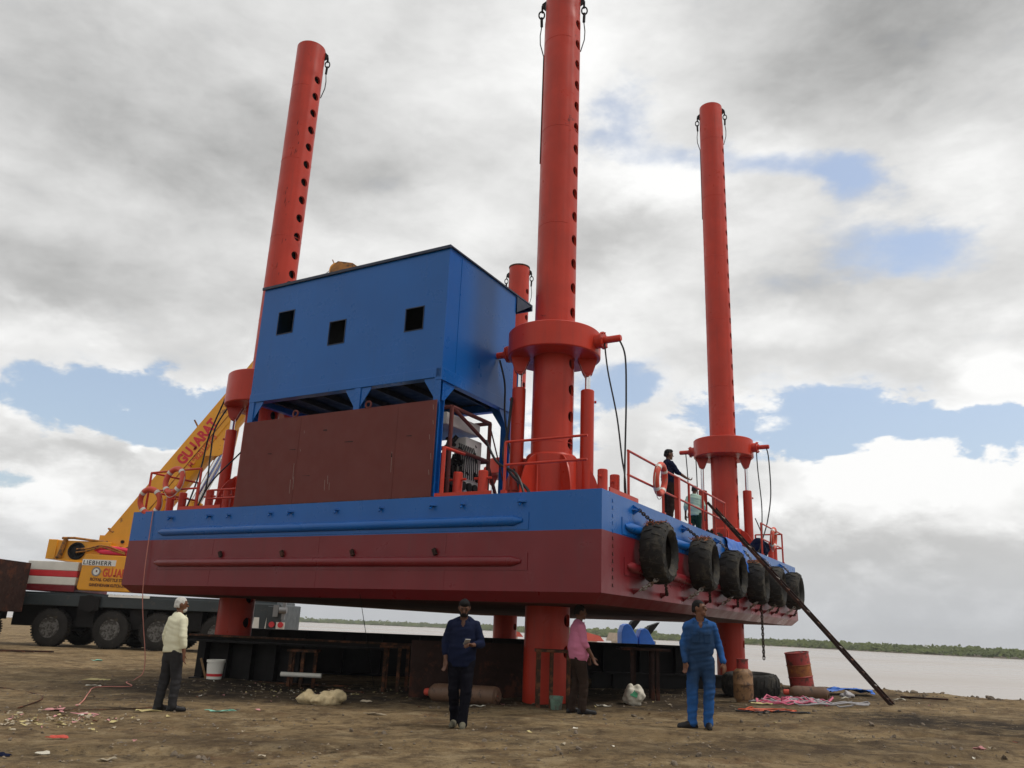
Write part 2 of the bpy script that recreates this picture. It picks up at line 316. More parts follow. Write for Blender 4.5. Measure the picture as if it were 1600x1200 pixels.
def leaf_mat():
    m = bpy.data.materials.new('mangrove_foliage'); m.use_nodes = True; N = m.node_tree.nodes; L = m.node_tree.links
    b = N['Principled BSDF']; b.inputs['Roughness'].default_value = .8
    co = N.new('ShaderNodeTexCoord').outputs['Object']
    n = N.new('ShaderNodeTexNoise'); n.inputs['Scale'].default_value = .10; n.inputs['Detail'].default_value = 5; n.inputs['Roughness'].default_value = .6; L.new(co, n.inputs['Vector'])
    r = N.new('ShaderNodeValToRGB'); e = r.color_ramp.elements; e[0].position = .35; e[0].color = (.050, .070, .014, 1); e[1].position = .68; e[1].color = (.115, .14, .026, 1)
    L.new(n.outputs['Fac'], r.inputs[0]); L.new(r.outputs[0], b.inputs['Base Color'])
    return m
M['leaf'] = leaf_mat()
M['mud'] = mat('mud_bank', (.16, .125, .085), .8, var=.2, scale=.3)

# ------------------------------------------------------------------ mesh builder
class MB:
    def __init__(s): s.v = []; s.f = []; s.m = []; s.xf = None; s.mi = 0
    def add(s, vs, fs):
        o = len(s.v)
        for p in vs:
            p = V(p)
            if s.xf: p = s.xf @ p
            s.v.append(p)
        for f in fs: s.f.append([i + o for i in f]); s.m.append(s.mi)
        return s
    def box(s, c, size, rot=None):
        hx, hy, hz = (q / 2 for q in size); R = Euler(rot).to_matrix() if rot else None
        vs = []
        for x in (-hx, hx):
            for y in (-hy, hy):
                for z in (-hz, hz):
                    p = V((x, y, z)); p = R @ p if R else p; vs.append(p + V(c))
        return s.add(vs, [(0, 1, 3, 2), (4, 6, 7, 5), (0, 4, 5, 1), (2, 3, 7, 6), (0, 2, 6, 4), (1, 5, 7, 3)])
    def bb(s, a, b):
        a = V(a); b = V(b); return s.box((a + b) / 2, [abs(q) for q in (b - a)])
    def bar(s, p0, p1, w, h, up=(0, 0, 1)):
        p0 = V(p0); p1 = V(p1); d = (p1 - p0).normalized(); up = V(up)
        if abs(d.dot(up)) > .98: up = V((1, 0, 0))
        x = d.cross(up).normalized(); y = x.cross(d)
        vs = [p + x * a * w / 2 + y * b * h / 2 for p in (p0, p1) for a, b in ((-1, -1), (1, -1), (1, 1), (-1, 1))]
        return s.add(vs, [(3, 2, 1, 0), (4, 5, 6, 7), (0, 1, 5, 4), (1, 2, 6, 5), (2, 3, 7, 6), (3, 0, 4, 7)])
    def cyl(s, p0, p1, r0, r1=None, n=16, caps=True):
        r1 = r0 if r1 is None else r1
        return s.tube([p0, p1], [r0, r1], n, caps)
    def tube(s, pts, r, n=8, caps=True, closed=False):
        pts = [V(p) for p in pts]; k = len(pts); rs = r if isinstance(r, (list, tuple)) else [r] * k
        vs = []; prev = None
        for i, p in enumerate(pts):
            if closed: d = pts[(i + 1) % k] - pts[i - 1]
            else: d = pts[min(i + 1, k - 1)] - pts[max(i - 1, 0)]
            if d.length < 1e-9: d = V((0, 0, 1))
            d.normalize()
            if prev is None:
                a = V((0, 0, 1)) if abs(d.z) < .9 else V((1, 0, 0)); x = d.cross(a).normalized()
            else:
                x = prev - d * prev.dot(d)
                x = x.normalized() if x.length > 1e-6 else d.orthogonal().normalized()
            prev = x; y = d.cross(x)
            for j in range(n):
                t = 2 * pi * j / n; vs.append(p + (x * cos(t) + y * sin(t)) * rs[i])
        fs = []
        for i in range(k if closed else k - 1):
            b = (i + 1) % k
            for j in range(n): fs.append((i * n + j, i * n + (j + 1) % n, b * n + (j + 1) % n, b * n + j))
        if caps and not closed: fs.append(tuple(range(n))[::-1]); fs.append(tuple(range((k - 1) * n, k * n)))
        return s.add(vs, fs)
    def lathe(s, prof, n=32, c=(0, 0, 0), closed=False, arc=None):
        vs = []; k = len(prof); c = V(c)
        for r, z in prof:
            for j in range(n): t = 2 * pi * j / n; vs.append(c + V((r * cos(t), r * sin(t), z)))
        fs = []
        for i in range(k if closed else k - 1):
            b = (i + 1) % k
            for j in range(n): fs.append((i * n + j, i * n + (j + 1) % n, b * n + (j + 1) % n, b * n + j))
        if not closed:
            if prof[0][0] > 1e-6: fs.append(tuple(range(n))[::-1])
            if prof[-1][0] > 1e-6: fs.append(tuple(range((k - 1) * n, k * n)))
        return s.add(vs, fs)
    def prism(s, poly, o, ex, ey, ez, t):
        o = V(o); ex = V(ex); ey = V(ey); ez = V(ez); n = len(poly)
        vs = [o + ex * a + ey * b + ez * k for k in (-t / 2, t / 2) for a, b in poly]
        fs = [tuple(range(n))[::-1], tuple(range(n, 2 * n))] + [(i, (i + 1) % n, n + (i + 1) % n, n + i) for i in range(n)]
        return s.add(vs, fs)
    def ell(s, c, r, nu=12, nv=8, rot=None):
        R = Euler(rot).to_matrix() if rot else None; c = V(c); vs = []
        for i in range(nv + 1):
            a = pi * i / nv
            for j in range(nu):
                t = 2 * pi * j / nu; p = V((r[0] * sin(a) * cos(t), r[1] * sin(a) * sin(t), r[2] * cos(a)))
                vs.append(c + (R @ p if R else p))
        fs = [(i * nu + j, (i + 1) * nu + j, (i + 1) * nu + (j + 1) % nu, i * nu + (j + 1) % nu) for i in range(nv) for j in range(nu)]
        return s.add(vs, fs)
    def capsule(s, p0, p1, r0, r1, n=14, sc=(1, 1)):
        p0 = V(p0); p1 = V(p1); d = (p1 - p0); Ln = d.length; d = d / Ln if Ln > 1e-6 else V((0, 0, 1))
        pts = []; rs = []
        for i in range(1, 6): a = pi / 2 * i / 5; pts.append(p0 - d * r0 * cos(a)); rs.append(r0 * sin(a))
        for i in range(4, 0, -1): a = pi / 2 * i / 5; pts.append(p1 + d * r1 * cos(a)); rs.append(r1 * sin(a))
        pts.insert(5, p1); rs.insert(5, r1)
        if sc == (1, 1): return s.tube(pts, rs, n)
        c = (p0 + p1) / 2; old = len(s.v); xf = s.xf; s.xf = None; s.tube(pts, rs, n); s.xf = xf
        for i in range(old, len(s.v)):
            p = s.v[i]; q = V((c.x + (p.x - c.x) * sc[0], c.y + (p.y - c.y) * sc[1], p.z)); s.v[i] = xf @ q if xf else q
        return s
    def torus(s, c, R, r, ex, ey, n=32, k=10):
        c = V(c); ex = V(ex); ey = V(ey); return s.tube([c + ex * R * cos(2 * pi * i / n) + ey * R * sin(2 * pi * i / n) for i in range(n)], r, k, closed=True)
    def build(s, name, m, parent=None, smooth=35, bevel=0, loc=None):
        me = bpy.data.meshes.new(name); me.from_pydata([tuple(p) for p in s.v], [], s.f)
        ms = m if isinstance(m, (list, tuple)) else [m]
        for q in ms: me.materials.append(q)
        if len(ms) > 1: me.polygons.foreach_set('material_index', s.m)
        bm = bmesh.new(); bm.from_mesh(me); bmesh.ops.remove_doubles(bm, verts=bm.verts, dist=1e-5); bmesh.ops.recalc_face_normals(bm, faces=bm.faces); bm.to_mesh(me); bm.free()
        if smooth:
            me.polygons.foreach_set('use_smooth', [True] * len(me.polygons)); me.set_sharp_from_angle(angle=radians(smooth))
        o = bpy.data.objects.new(name, me); COL.objects.link(o)
        if parent: o.parent = parent
        if loc is not None: o.location = loc
        if bevel:
            b = o.modifiers.new('bevel', 'BEVEL'); b.width = bevel; b.segments = 2; b.limit_method = 'ANGLE'; b.angle_limit = radians(40)
        return o
def tag(o, label, cat, group=None):
    o['label'] = label; o['category'] = cat
    if group: o['group'] = group
    return o
def thing(name, label, cat, loc=(0, 0, 0), rz=0, group=None):
    o = bpy.data.objects.new(name, None); COL.objects.link(o); o.location = loc; o.rotation_euler = (0, 0, rz); o.empty_display_size = .3
    return tag(o, label, cat, group)
def struct(o, kind='structure'): o['kind'] = kind; return o
def text(name, body, size, parent, m, mw, bold=0.0, ext=.004, sx=1.0, spacing=1.0):
    c = bpy.data.curves.new(name, 'FONT'); c.body = body; c.size = size; c.extrude = ext; c.offset = bold; c.space_character = spacing
    t = bpy.data.objects.new(name, c); COL.objects.link(t); bpy.context.view_layer.update()
    me = bpy.data.meshes.new_from_object(t.evaluated_get(bpy.context.evaluated_depsgraph_get())); bpy.data.objects.remove(t)
    me.name = name
    for v in me.vertices: v.co.x *= sx
    me.materials.clear(); me.materials.append(m)
    o = bpy.data.objects.new(name, me); COL.objects.link(o); o.parent = parent; o.matrix_local = mw; return o

def jtext(name, body, size, parent, m, mw, bold=0.0, ext=.004, sx=1.0, spacing=1.0):
    """lettering whose J has a hook (the built-in face draws a bare stem)"""
    x = 0.0; out = []
    for part in body.replace('J', '|J|').split('|'):
        if part == 'J':
            W_ = .44 * size * sx; st = .15 * size * sx + bold; h_ = .70 * size; R_ = W_ / 2
            mid = [(W_ - st / 2, h_ - .0)] + [(R_ + (R_ - st / 2) * cos(t), R_ + (R_ - st / 2) * sin(t) * 1.0) for t in [-pi * k / 8 for k in range(9)]]
            s_ = MB()
            for p_, q_ in zip(mid, mid[1:]):
                d_ = (V((q_[0] - p_[0], q_[1] - p_[1], 0))).normalized(); n_ = V((-d_.y, d_.x, 0)) * st / 2
                P_ = V((*p_, 0)) - d_ * st * .12; Q_ = V((*q_, 0)) + d_ * st * .12
                s_.add([P_ + n_, P_ - n_, Q_ - n_, Q_ + n_, P_ + n_ + V((0, 0, ext)), P_ - n_ + V((0, 0, ext)), Q_ - n_ + V((0, 0, ext)), Q_ + n_ + V((0, 0, ext))], [(0, 1, 2, 3), (7, 6, 5, 4), (0, 4, 5, 1), (1, 5, 6, 2), (2, 6, 7, 3), (3, 7, 4, 0)])
            o = s_.build(name, m, parent, smooth=0); o.matrix_local = mw @ Matrix.Translation((x, 0, 0)); x += W_ + .10 * size * sx * spacing; out.append(o)
        elif part:
            o = text(name, part, size, parent, m, mw @ Matrix.Translation((x, 0, 0)), bold, ext, sx, spacing)
            x += max(v.co.x for v in o.data.vertices) + .10 * size * sx * spacing; out.append(o)
    return out

# ------------------------------------------------------------------ ground, water, far bank
SHORE = [(90, -30), (60, -8), (30, 9.5), (16, 17.3), (12, 19.7), (10.6, 20.7), (9.9, 21.9), (7.4, 22.8), (4.5, 25.8), (0, 31.5), (-3, 40), (-12, 62), (-70, 120)]
def sdist(x, y):
    best = 1e9; sgn = -1
    for (ax, ay), (bx, by) in zip(SHORE, SHORE[1:]):
        dx, dy = bx - ax, by - ay; t = max(0, min(1, ((x - ax) * dx + (y - ay) * dy) / (dx * dx + dy * dy)))
        px, py = x - ax - dx * t, y - ay - dy * t; d = px * px + py * py
        if d < best - 1e-9: best = d; sgn = 1 if dx * (y - ay) - dy * (x - ax) < 0 else -1
    return sqrt(best) * sgn
def sm(a, b, x):
    t = max(0, min(1, (x - a) / (b - a))); return t * t * (3 - 2 * t)
def G(x, y):
    b = .1 + .022 * x; b = max(-.01, min(.3, b))
    d = sdist(x, y)
    n = noise.fractal(V((x * .9, y * .9, .3)), 1.0, 2.0, 5)
    h = b + n * .026 + noise.fractal(V((x * 2.6, y * 2.6, 4.3)), .9, 2.1, 4) * .020
    for (ux, uy, off) in ((.96, .28, 8.3), (.96, .28, 10.1), (.90, -.43, 14.2), (.90, -.43, 16.0)):     # wheel ruts
        q = (-uy * x + ux * y - off + .25 * noise.noise(V((x * .3, y * .3, off)))) / .16
        if abs(q) < 3: h += (-.045 * math.exp(-q * q) + .02 * math.exp(-(abs(q) - 1.7) ** 2 * 2)) * max(0, .5 + noise.noise(V((x * .35, y * .35, off + 3))))
    if d > -3: h += .07 * sm(-3, -.6, d) * (.6 + .9 * noise.noise(V((x * 1.6, y * 1.6, 9))))
    h += .14 * math.exp(-((x + 6.3) ** 2 / 1.6 + (y - 18.9) ** 2 / 1.0))
    if d > -.5: h -= 2.3 * sm(-.5, 4.5, d) + .12 * sm(-.5, .4, d)
    return h
def axis(segs):
    out = []
    for a, b, st in segs:
        x = a
        while x < b - 1e-6: out.append(x); x += st
    out.append(segs[-1][1]); return out
def make_ground():
    xs = axis([(-400, -80, 60), (-80, -30, 6), (-30, -11, .5), (-11, 13, .11), (13, 30, .5), (30, 100, 8)])
    ys = axis([(-200, -20, 30), (-20, 6, 2), (6, 24, .11), (24, 45, .5), (45, 130, 8)])
    nx = len(xs); vs = [(x, y, G(x, y)) for y in ys for x in xs]
    fs = [(j * nx + i, j * nx + i + 1, (j + 1) * nx + i + 1, (j + 1) * nx + i) for j in range(len(ys) - 1) for i in range(nx - 1)]
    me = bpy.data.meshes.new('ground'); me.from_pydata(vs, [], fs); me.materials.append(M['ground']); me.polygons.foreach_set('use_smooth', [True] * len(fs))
    o = bpy.data.objects.new('ground', me); COL.objects.link(o); struct(o)
make_ground()
w = MB().add([(-4000, -300, -1.6), (4000, -300, -1.6), (4000, 6000, -1.6), (-4000, 6000, -1.6)], [(0, 1, 2, 3)]).build('water', M['water'], smooth=0); struct(w)
FAR = [(900, 120), (500, 195), (300, 228), (175, 248), (140, 300), (121, 372), (80, 445), (20, 640), (-60, 880), (-260, 900), (-700, 760), (-1500, 700)]
def make_bank():
    mb = MB(); prev = None; vs = []
    for x, y in FAR:
        d = V((x, y, 0)).normalized(); vs += [V((x, y, -1.75)), V((x, y, -1.2)) + d * 3, V((x, y, -1.1)) + d * 420]
    fs = []
    for i in range(len(FAR) - 1):
        for k in range(2): fs.append((i * 3 + k, i * 3 + k + 1, i * 3 + 4 + k, i * 3 + 3 + k))
    mb.add(vs, fs); struct(mb.build('far_bank', M['mud'], smooth=0))
    rnd = random.Random(3); mb = MB()
    for (ax, ay), (bx, by) in zip(FAR[:-1], FAR[1:]):
        Ls = sqrt((bx - ax) ** 2 + (by - ay) ** 2); dm = sqrt(((ax + bx) / 2) ** 2 + ((ay + by) / 2) ** 2)
        n = int(Ls * 9 * min(1.2, 300 / dm))
        for _ in range(n):
            t = rnd.random(); x = ax + (bx - ax) * t; y = ay + (by - ay) * t; d = V((x, y, 0)).normalized()
            dep = rnd.random() ** 1.6 * 26 + 1.0
            s = rnd.uniform(.8, 1.8) * (1 if dm < 500 else 1.9)
            crest = (2.45 + .35 * noise.noise(V((x * .05, y * .05, 1))) + .10 * noise.noise(V((x * .2, y * .2, 1)))) * (1 if dm < 500 else 1.45)
            z = -1.5 + crest * min(1, .35 + dep / 9) * rnd.random() ** .5
            c = V((x, y, z)) + d * dep
            # ragged leaf clump: a handful of leaf-shaped facets turned at random
            for q in range(5):
                nn_ = (V((-d.x * .8, -d.y * .8, .75)) + V((rnd.gauss(0, .22), rnd.gauss(0, .22), rnd.gauss(0, .2)))).normalized(); a = nn_.cross(V((rnd.gauss(0, 1), rnd.gauss(0, 1), rnd.gauss(0, 1)))).normalized(); b = nn_.cross(a)
                o = c + V((rnd.gauss(0, .5), rnd.gauss(0, .5), rnd.gauss(0, .22))) * s
                mb.add([o - a * s * .5, o + b * s * .32, o + a * s * .5, o - b * s * .32], [(0, 1, 2, 3)])
    me = bpy.data.meshes.new('mangrove'); me.from_pydata([tuple(p) for p in mb.v], [], mb.f); me.materials.append(M['leaf'])
    o = bpy.data.objects.new('mangrove_belt', me); COL.objects.link(o); struct(o, 'stuff')
    tag(o, 'low green mangrove belt along the far bank', 'mangroves')
make_bank()

# ------------------------------------------------------------------ jack-up barge
AZ = atan2(0.8643, 0.5030)
barge = thing('jackup_barge', 'large blue and maroon jack-up barge raised on four orange-red perforated legs', 'jack-up barge', (1.5866, 13.4165, 0), AZ)
BX, BY = 16.2, 12.25           # local x runs along the tyre side, local y along the long plain side facing the camera's left
ZT, ZF, ZB, ZP = 3.76, 2.056, 1.88, 3.08
LEGS = {'near': (2.27, 2.13, 16.70, -.1, -62), 'left': (2.30, 10.85, 18.32, -.3, -52), 'right': (14.74, 1.87, 21.38, -3.0, -74), 'back': (14.6, 10.2, 16.05, -3.0, -60)}
def make_hull():
    b = .18
    def ring(z, i): return [V((i, i, z)), V((BX - i, i, z)), V((BX - i, BY - i, z)), V((i, BY - i, z))]
    mb = MB(); R = [ring(ZT, 0), ring(ZP, 0), ring(ZF, 0), ring(ZB, b)]
    for k in range(3):
        mb.mi = 0 if k == 0 else 1
        for i in range(4): j = (i + 1) % 4; mb.add([R[k][i], R[k][j], R[k + 1][j], R[k + 1][i]], [(0, 1, 2, 3)])
    mb.mi = 0; mb.add(R[0], [(0, 1, 2, 3)]); mb.mi = 2; mb.add(R[3], [(3, 2, 1, 0)])
    h = mb.build('hull', [M['blue'], M['maroon'], M['bottom']], barge, smooth=0)
    # half-pipe rubbing strips with backing plates
    def strip(axis_, a, c, z, m):
        s = MB(); n = 10
        if axis_ == 'y': s.bb((-.012, a - .12, z - .15), (.0, c + .12, z + .15))
        else: s.bb((a - .12, -.012, z - .15), (c + .12, .0, z + .15))
        ring_ = [(cos(t) * .085, sin(t) * .09) for t in [pi / 2 - pi * k / n for k in range(n + 1)]]
        for (p, q, tap) in ((a, a + .18, 1), (a + .18, c - .18, 0), (c - .18, c, 2)):
            vs = []
            for k, e in enumerate((p, q)):
                f = .35 if (tap == 1 and k == 0) or (tap == 2 and k == 1) else 1
                for (o, u) in ring_: vs.append((-(o * f + .012), e, z + u * f) if axis_ == 'y' else (e, -(o * f + .012), z + u * f))
            s.add(vs, [(k, k + 1, n + 2 + k, n + 1 + k) for k in range(n)])
            if tap: s.add(vs[:n + 1] if tap == 1 else vs[n + 1:], [tuple(range(n + 1))])
        s.build('rubbing_strip', m, h, smooth=40)
    strip('y', 1.5, 11.2, 3.26, M['blue']); strip('y', 1.5, 11.17, 2.56, M['maroon'])
    strip('x', 1.0, 15.2, 3.25, M['blue']); strip('x', 1.1, 15.2, 2.56, M['maroon'])
    # pad-eye lugs high on the plain side, chain lugs on the tyre side
    k = 0
    for y in (10.85, 9.55, 8.93, 7.66, 7.07, 5.81, 4.67, 3.44, 2.77, 1.53):
        k += 1; s = MB(); big = .1 if k in (2, 5, 8, 10, 1) else .07
        s.prism([(0, -big), (big * 1.1, 0), (0, big)], (0, y, 3.6), (-1, 0, 0), (0, 1, 0), (0, 0, 1), .035)
        s.bar((-.004, y, 3.6), (-big, y, 3.52), .03, .03); s.build('lug', M['blue'], h)
    for y in (9.0, 7.16, 5.28, 3.32):
        s = MB(); s.bar((-.04, y - .035, 2.68), (-.04, y + .02, 2.79), .05, .07); s.bar((0, y, 2.74), (-.06, y, 2.74), .03, .04); s.build('anode', M['girder'], h)
    for x, z, m in [(1.45, 3.6, 'blue'), (4.26, 3.6, 'blue'), (6.7, 3.6, 'blue'), (9.1, 3.6, 'blue'), (11.3, 3.6, 'blue'), (13.8, 3.6, 'blue')]:
        s = MB(); s.prism([(0, -.09), (.13, 0), (0, .09)], (x, 0, z), (0, -1, 0), (0, 0, 1), (1, 0, 0), .04); s.prism([(0, -.1), (.1, 0), (0, .1)], (x, 0, z), (0, -1, 0), (1, 0, 0), (0, 0, 1), .03); s.build('lug', M[m], h)
    for x in [1.43, 2.88, 4.2, 5.75, 6.75, 8.1, 9.15, 10.4, 11.3, 12.3, 13.7, 14.9]:
        s = MB(); s.prism([(-.07, 0), (.07, 0), (0, .12)], (x, 0, 2.19), (1, 0, 0), (0, -1, 0), (0, 0, 1), .03); s.prism([(0, -.07), (.10, 0), (0, .03)], (x, 0, 2.17), (0, -1, 0), (0, 0, 1), (1, 0, 0), .03); s.build('lug', M['maroon'], h)
    # welded draught marks near the corner on the tyre side
    s = MB()
    for i, z in enumerate([3.62, 3.5, 3.36, 3.24, 3.1, 2.98, 2.85, 2.72, 2.6, 2.46, 2.33, 2.2]):
        s = MB(); s.box((.46, -.004, z), (.022, .008, .055)); s.box((.468, -.005, z - .024), (.042, .010, .010)); s.build('draught_mark', M['blue' if z > ZP else 'girder'], h, smooth=0)
    # weld seams across the shell
    for y in (3.1, 6.2, 9.3): MB().box((-.001, y, 2.56), (.005, .010, .98)).build('weld_seam', M['maroon'], h, smooth=0)
    # orange edge plates under the mooring posts
    return h
make_hull()

def leg_tube(name, cx, cy, ztop, zbot, z_first, m):
    """Hollow perforated leg: a grid of facets with real round holes on the two pin sides."""
    r = .4286; nth = 64; step = .583; nb = 6; dz = step / nb
    zs0 = z_first
    hole_rows = []
    z = zs0
    while z > max(zbot + .6, .6): hole_rows.append(z); z -= step
    zlow = hole_rows[-1] - step / 2; nrow = len(hole_rows) * nb
    zs = [zlow + dz * i for i in range(nrow + 1)]
    top = zs[-1]; lo = [zbot + (zlow - zbot) * i / 4 for i in range(4)]; up = [top + (ztop - top) * (i + 1) / 4 for i in range(4)]
    Z = lo + zs + up; nz = len(Z); base = len(lo)
    kk = 4; kt = 8    # hole patch is kk cells tall, kt cells round
    def P(th, zz, dr=0):
        # doubler plate round the pin holes
        dth = min(abs((th + pi / 2 + pi) % (2 * pi) - pi), abs((th - pi / 2 + pi) % (2 * pi) - pi))
        rr = r + (.012 if dth < 5.01 * 2 * pi / nth and zz < ztop - .85 else 0) + dr
        return V((cx + rr * cos(th), cy + rr * sin(th), zz))
    mb = MB(); vid = {}
    vs = []; fs = []
    def idx(i, j):
        j %= nth
        if (i, j) not in vid: vid[(i, j)] = len(vs); vs.append(P(2 * pi * j / nth, Z[i]))
        return vid[(i, j)]
    skip = set(); patches = []
    for side in (nth // 4, 3 * nth // 4):
        for q in range(len(hole_rows)):
            i0 = base + q * nb + (nb - kk) // 2; j0 = side - kt // 2
            for a in range(kk):
                for b_ in range(kt): skip.add((i0 + a, (j0 + b_) % nth))
            patches.append((i0, j0))
    for i in range(nz - 1):
        for j in range(nth):
            if (i, j) not in skip: fs.append((idx(i, j), idx(i, j + 1), idx(i + 1, j + 1), idx(i + 1, j)))
    hr = .122
    for i0, j0 in patches:
        zc = (Z[i0] + Z[i0 + kk]) / 2; tc = 2 * pi * (j0 + kt / 2) / nth
        per = [(i0, j0 + b_) for b_ in range(kt)] + [(i0 + a, j0 + kt) for a in range(kk)] + [(i0 + kk, j0 + kt - b_) for b_ in range(kt)] + [(i0 + kk - a, j0) for a in range(kk)]
        ring = []; inn = []
        for (i, j) in per:
            th = 2 * pi * j / nth; ang = atan2(Z[i] - zc, (th - tc) * r)
            t2 = tc + hr * cos(ang) / r; z2 = zc + hr * sin(ang)
            ring.append(len(vs)); vs.append(P(t2, z2)); inn.append(len(vs)); vs.append(P(t2, z2, -.06))
        n = len(per)
        for a in range(n):
            b_ = (a + 1) % n
            fs.append((idx(*per[a]), idx(*per[b_]), ring[b_], ring[a])); fs.append((ring[a], ring[b_], inn[b_], inn[a]))
    mb.add(vs, fs)
    mb.add([V((cx + (r - .02) * cos(2 * pi * j / 48), cy + (r - .02) * sin(2 * pi * j / 48), ztop)) for j in range(48)], [tuple(range(48))])
    return mb.build(name, m, barge, smooth=38)

def make_legs():
    for key, (cx, cy, zt, zb, ca) in LEGS.items():
        zf = {'near': 15.62, 'left': 17.055, 'right': 19.9, 'back': 14.9}[key]
        leg = leg_tube('leg', cx, cy, zt, zb, zf, M['redw'] if key in ('left', 'near') else M['red'])
        if key == 'left': leg['label'] = 'scuffed orange-red leg with black scrape marks'
        if key == 'back':
            s = MB(); s.lathe([(.44, zt - .03), (.45, zt + .03), (.40, zt + .05)], 40, (cx, cy, 0)); s.build('rusted_rim', M['rust'], leg)
        if key == 'left':   # black scrapes
            s = MB(); rnd = random.Random(5)
            for (z, a, n) in ((15.2, -150, 5), (14.5, -146, 4), (13.1, -152, 3), (12.6, -146, 4), (11.4, -140, 2), (10.6, -142, 2)):
                for _ in range(n):
                    t = radians(a + AZoff + rnd.uniform(-14, 12)); zz = z + rnd.uniform(-.25, .25); l = rnd.uniform(.06, .22); wd = rnd.uniform(.012, .035); tl = rnd.uniform(-.5, .5)
                    pts = [(t - wd, zz), (t + wd * .6, zz + l * .3), (t + wd * tl + .02, zz + l), (t - wd * .4 + .02 * tl, zz + l * .7)]
                    s.add([V((cx + .432 * cos(a_), cy + .432 * sin(a_), z_)) for a_, z_ in pts], [(0, 1, 2, 3)])
            s.build('scrape_marks', M['black'], leg, smooth=0)
        MB().lathe([(.33, zb + .1), (.33, zt - .3)], 40, (cx, cy, 0)).build('hole_dark_sleeve', M['black'], leg)  # black sleeve added inside the leg so its pin holes look unlit
        for q in range(6):
            zz = zt - 1.55 - 2.5 * q
            if zz > zb + .4: MB().lathe([(.425, zz - .012), (.4335, zz - .006), (.4335, zz + .006), (.425, zz + .012)], 64, (cx, cy, 0), closed=True).build('weld_seam', M['red'], leg)
        # jacking collar
        zc = {'near': 7.31, 'left': 7.2, 'right': 7.62, 'back': 7.4}[key]; hh = .30 if key != 'left' else .42; hh = .27 if key == 'near' else hh
        s = MB(); R = 1.0
        s.lathe([(.45, zc - hh), (R - .02, zc - hh), (R, zc - hh + .02), (R, zc + hh - .02), (R - .02, zc + hh), (.45, zc + hh)], 64, (cx, cy, 0), closed=True)
        col = s.build('jacking_collar', M['red'], barge, smooth=30)
        for a in (0, 1):    # lifting eyes on top
            t = radians(ca + 20 + 140 * a); p = V((cx + .92 * cos(t), cy + .92 * sin(t), zc + hh)); e = V((cos(t), sin(t), 0))
            MB().torus(p + V((0, 0, .05)), .06, .016, e, (0, 0, 1), 14, 6).build('lifting_eye', M['black'], col)
        # pin actuators along the pin holes
        for sg in (-1, 1):
            s = MB(); y0 = cy + sg * (R - .03)
            s.cyl((cx, y0, zc), (cx, y0 + sg * .16, zc), .16, n=24); s.cyl((cx, y0 + sg * .16, zc), (cx, y0 + sg * .20, zc), .19, n=24)
            s.cyl((cx, y0 + sg * .2, zc), (cx, y0 + sg * .56, zc), .075, n=20); s.cyl((cx, y0 + sg * .56, zc), (cx, y0 + sg * .58, zc), .06, n=16)
            for k in range(8):
                t = 2 * pi * k / 8; s.cyl((cx + .165 * cos(t), y0 + sg * .19, zc + .165 * sin(t)), (cx + .165 * cos(t), y0 + sg * .23, zc + .165 * sin(t)), .016, n=8)
            s.build('pin_actuator', M['red'], col)
        # lifting cylinders
        ztop_c = {'near': 6.36, 'left': 6.15, 'right': 6.2, 'back': 6.2}[key]
        for sg in (-1, 1):
            t = radians(ca); ex = V((cos(t), sin(t), 0)) * sg; p = V((cx, cy, 0)) + ex * .73; tz = zc - hh
            s = MB(); s.lathe([(.145, 4.15), (.145, ztop_c - .02), (.13, ztop_c), (.06, ztop_c)], 28, p)
            s.box(p + V((0, 0, 4.12)), (.22, .22, .25), (0, 0, t)); s.cyl(p + ex * .15 + V((0, 0, ztop_c - .25)), p + ex * .19 + V((0, 0, ztop_c - .25)), .03, n=10)
            cyl = s.build('hydraulic_cylinder', M['red'], barge, smooth=30)
            MB().cyl(p + V((0, 0, ztop_c)), p + V((0, 0, tz - .22)), .06, n=20).build('piston_rod', M['chrome'], cyl)
            s = MB(); tang = V((-ex.y, ex.x, 0))
            for q in (-1, 1):
                s.prism([(-.22, 0), (.2, 0), (.1, -.30), (.03, -.38), (-.05, -.38), (-.1, -.30)], p + tang * .09 * q + V((0, 0, tz)), ex, (0, 0, 1), tang, .04)
            s.cyl(p - tang * .14 + V((0, 0, tz - .3)), p + tang * .14 + V((0, 0, tz - .3)), .045, n=14)
            s.build('clevis', M['red'], col)
        # leg housing on deck: sleeve, ring and curved gusset plates
        s = MB(); s.lathe([(.46, ZT), (.53, ZT), (.53, 4.86), (.50, 4.9), (.46, 4.9)], 48, (cx, cy, 0), closed=True)
        a0 = radians({'near': -130 , 'left': -130, 'right': -160, 'back': -130}[key])
        for k in range(6):
            t = a0 + k * pi / 3; ex = V((cos(t), sin(t), 0)); tg = V((-sin(t), cos(t), 0))
            arc = [(.52 + .52 * cos(q) ** 1.15, .03 + 1.06 * sin(q)) for q in [pi / 2 * i / 10 for i in range(10)]]
            s.prism([(.5, 0), (1.04, 0)] + arc + [(.5, 1.1)], V((cx, cy, ZT)), ex, (0, 0, 1), tg, .03)
        s.lathe([(.5, ZT), (1.05, ZT), (1.05, ZT + .03), (.5, ZT + .03)], 40, (cx, cy, 0), closed=True)
        s.build('leg_housing', M['red'], barge, smooth=30)
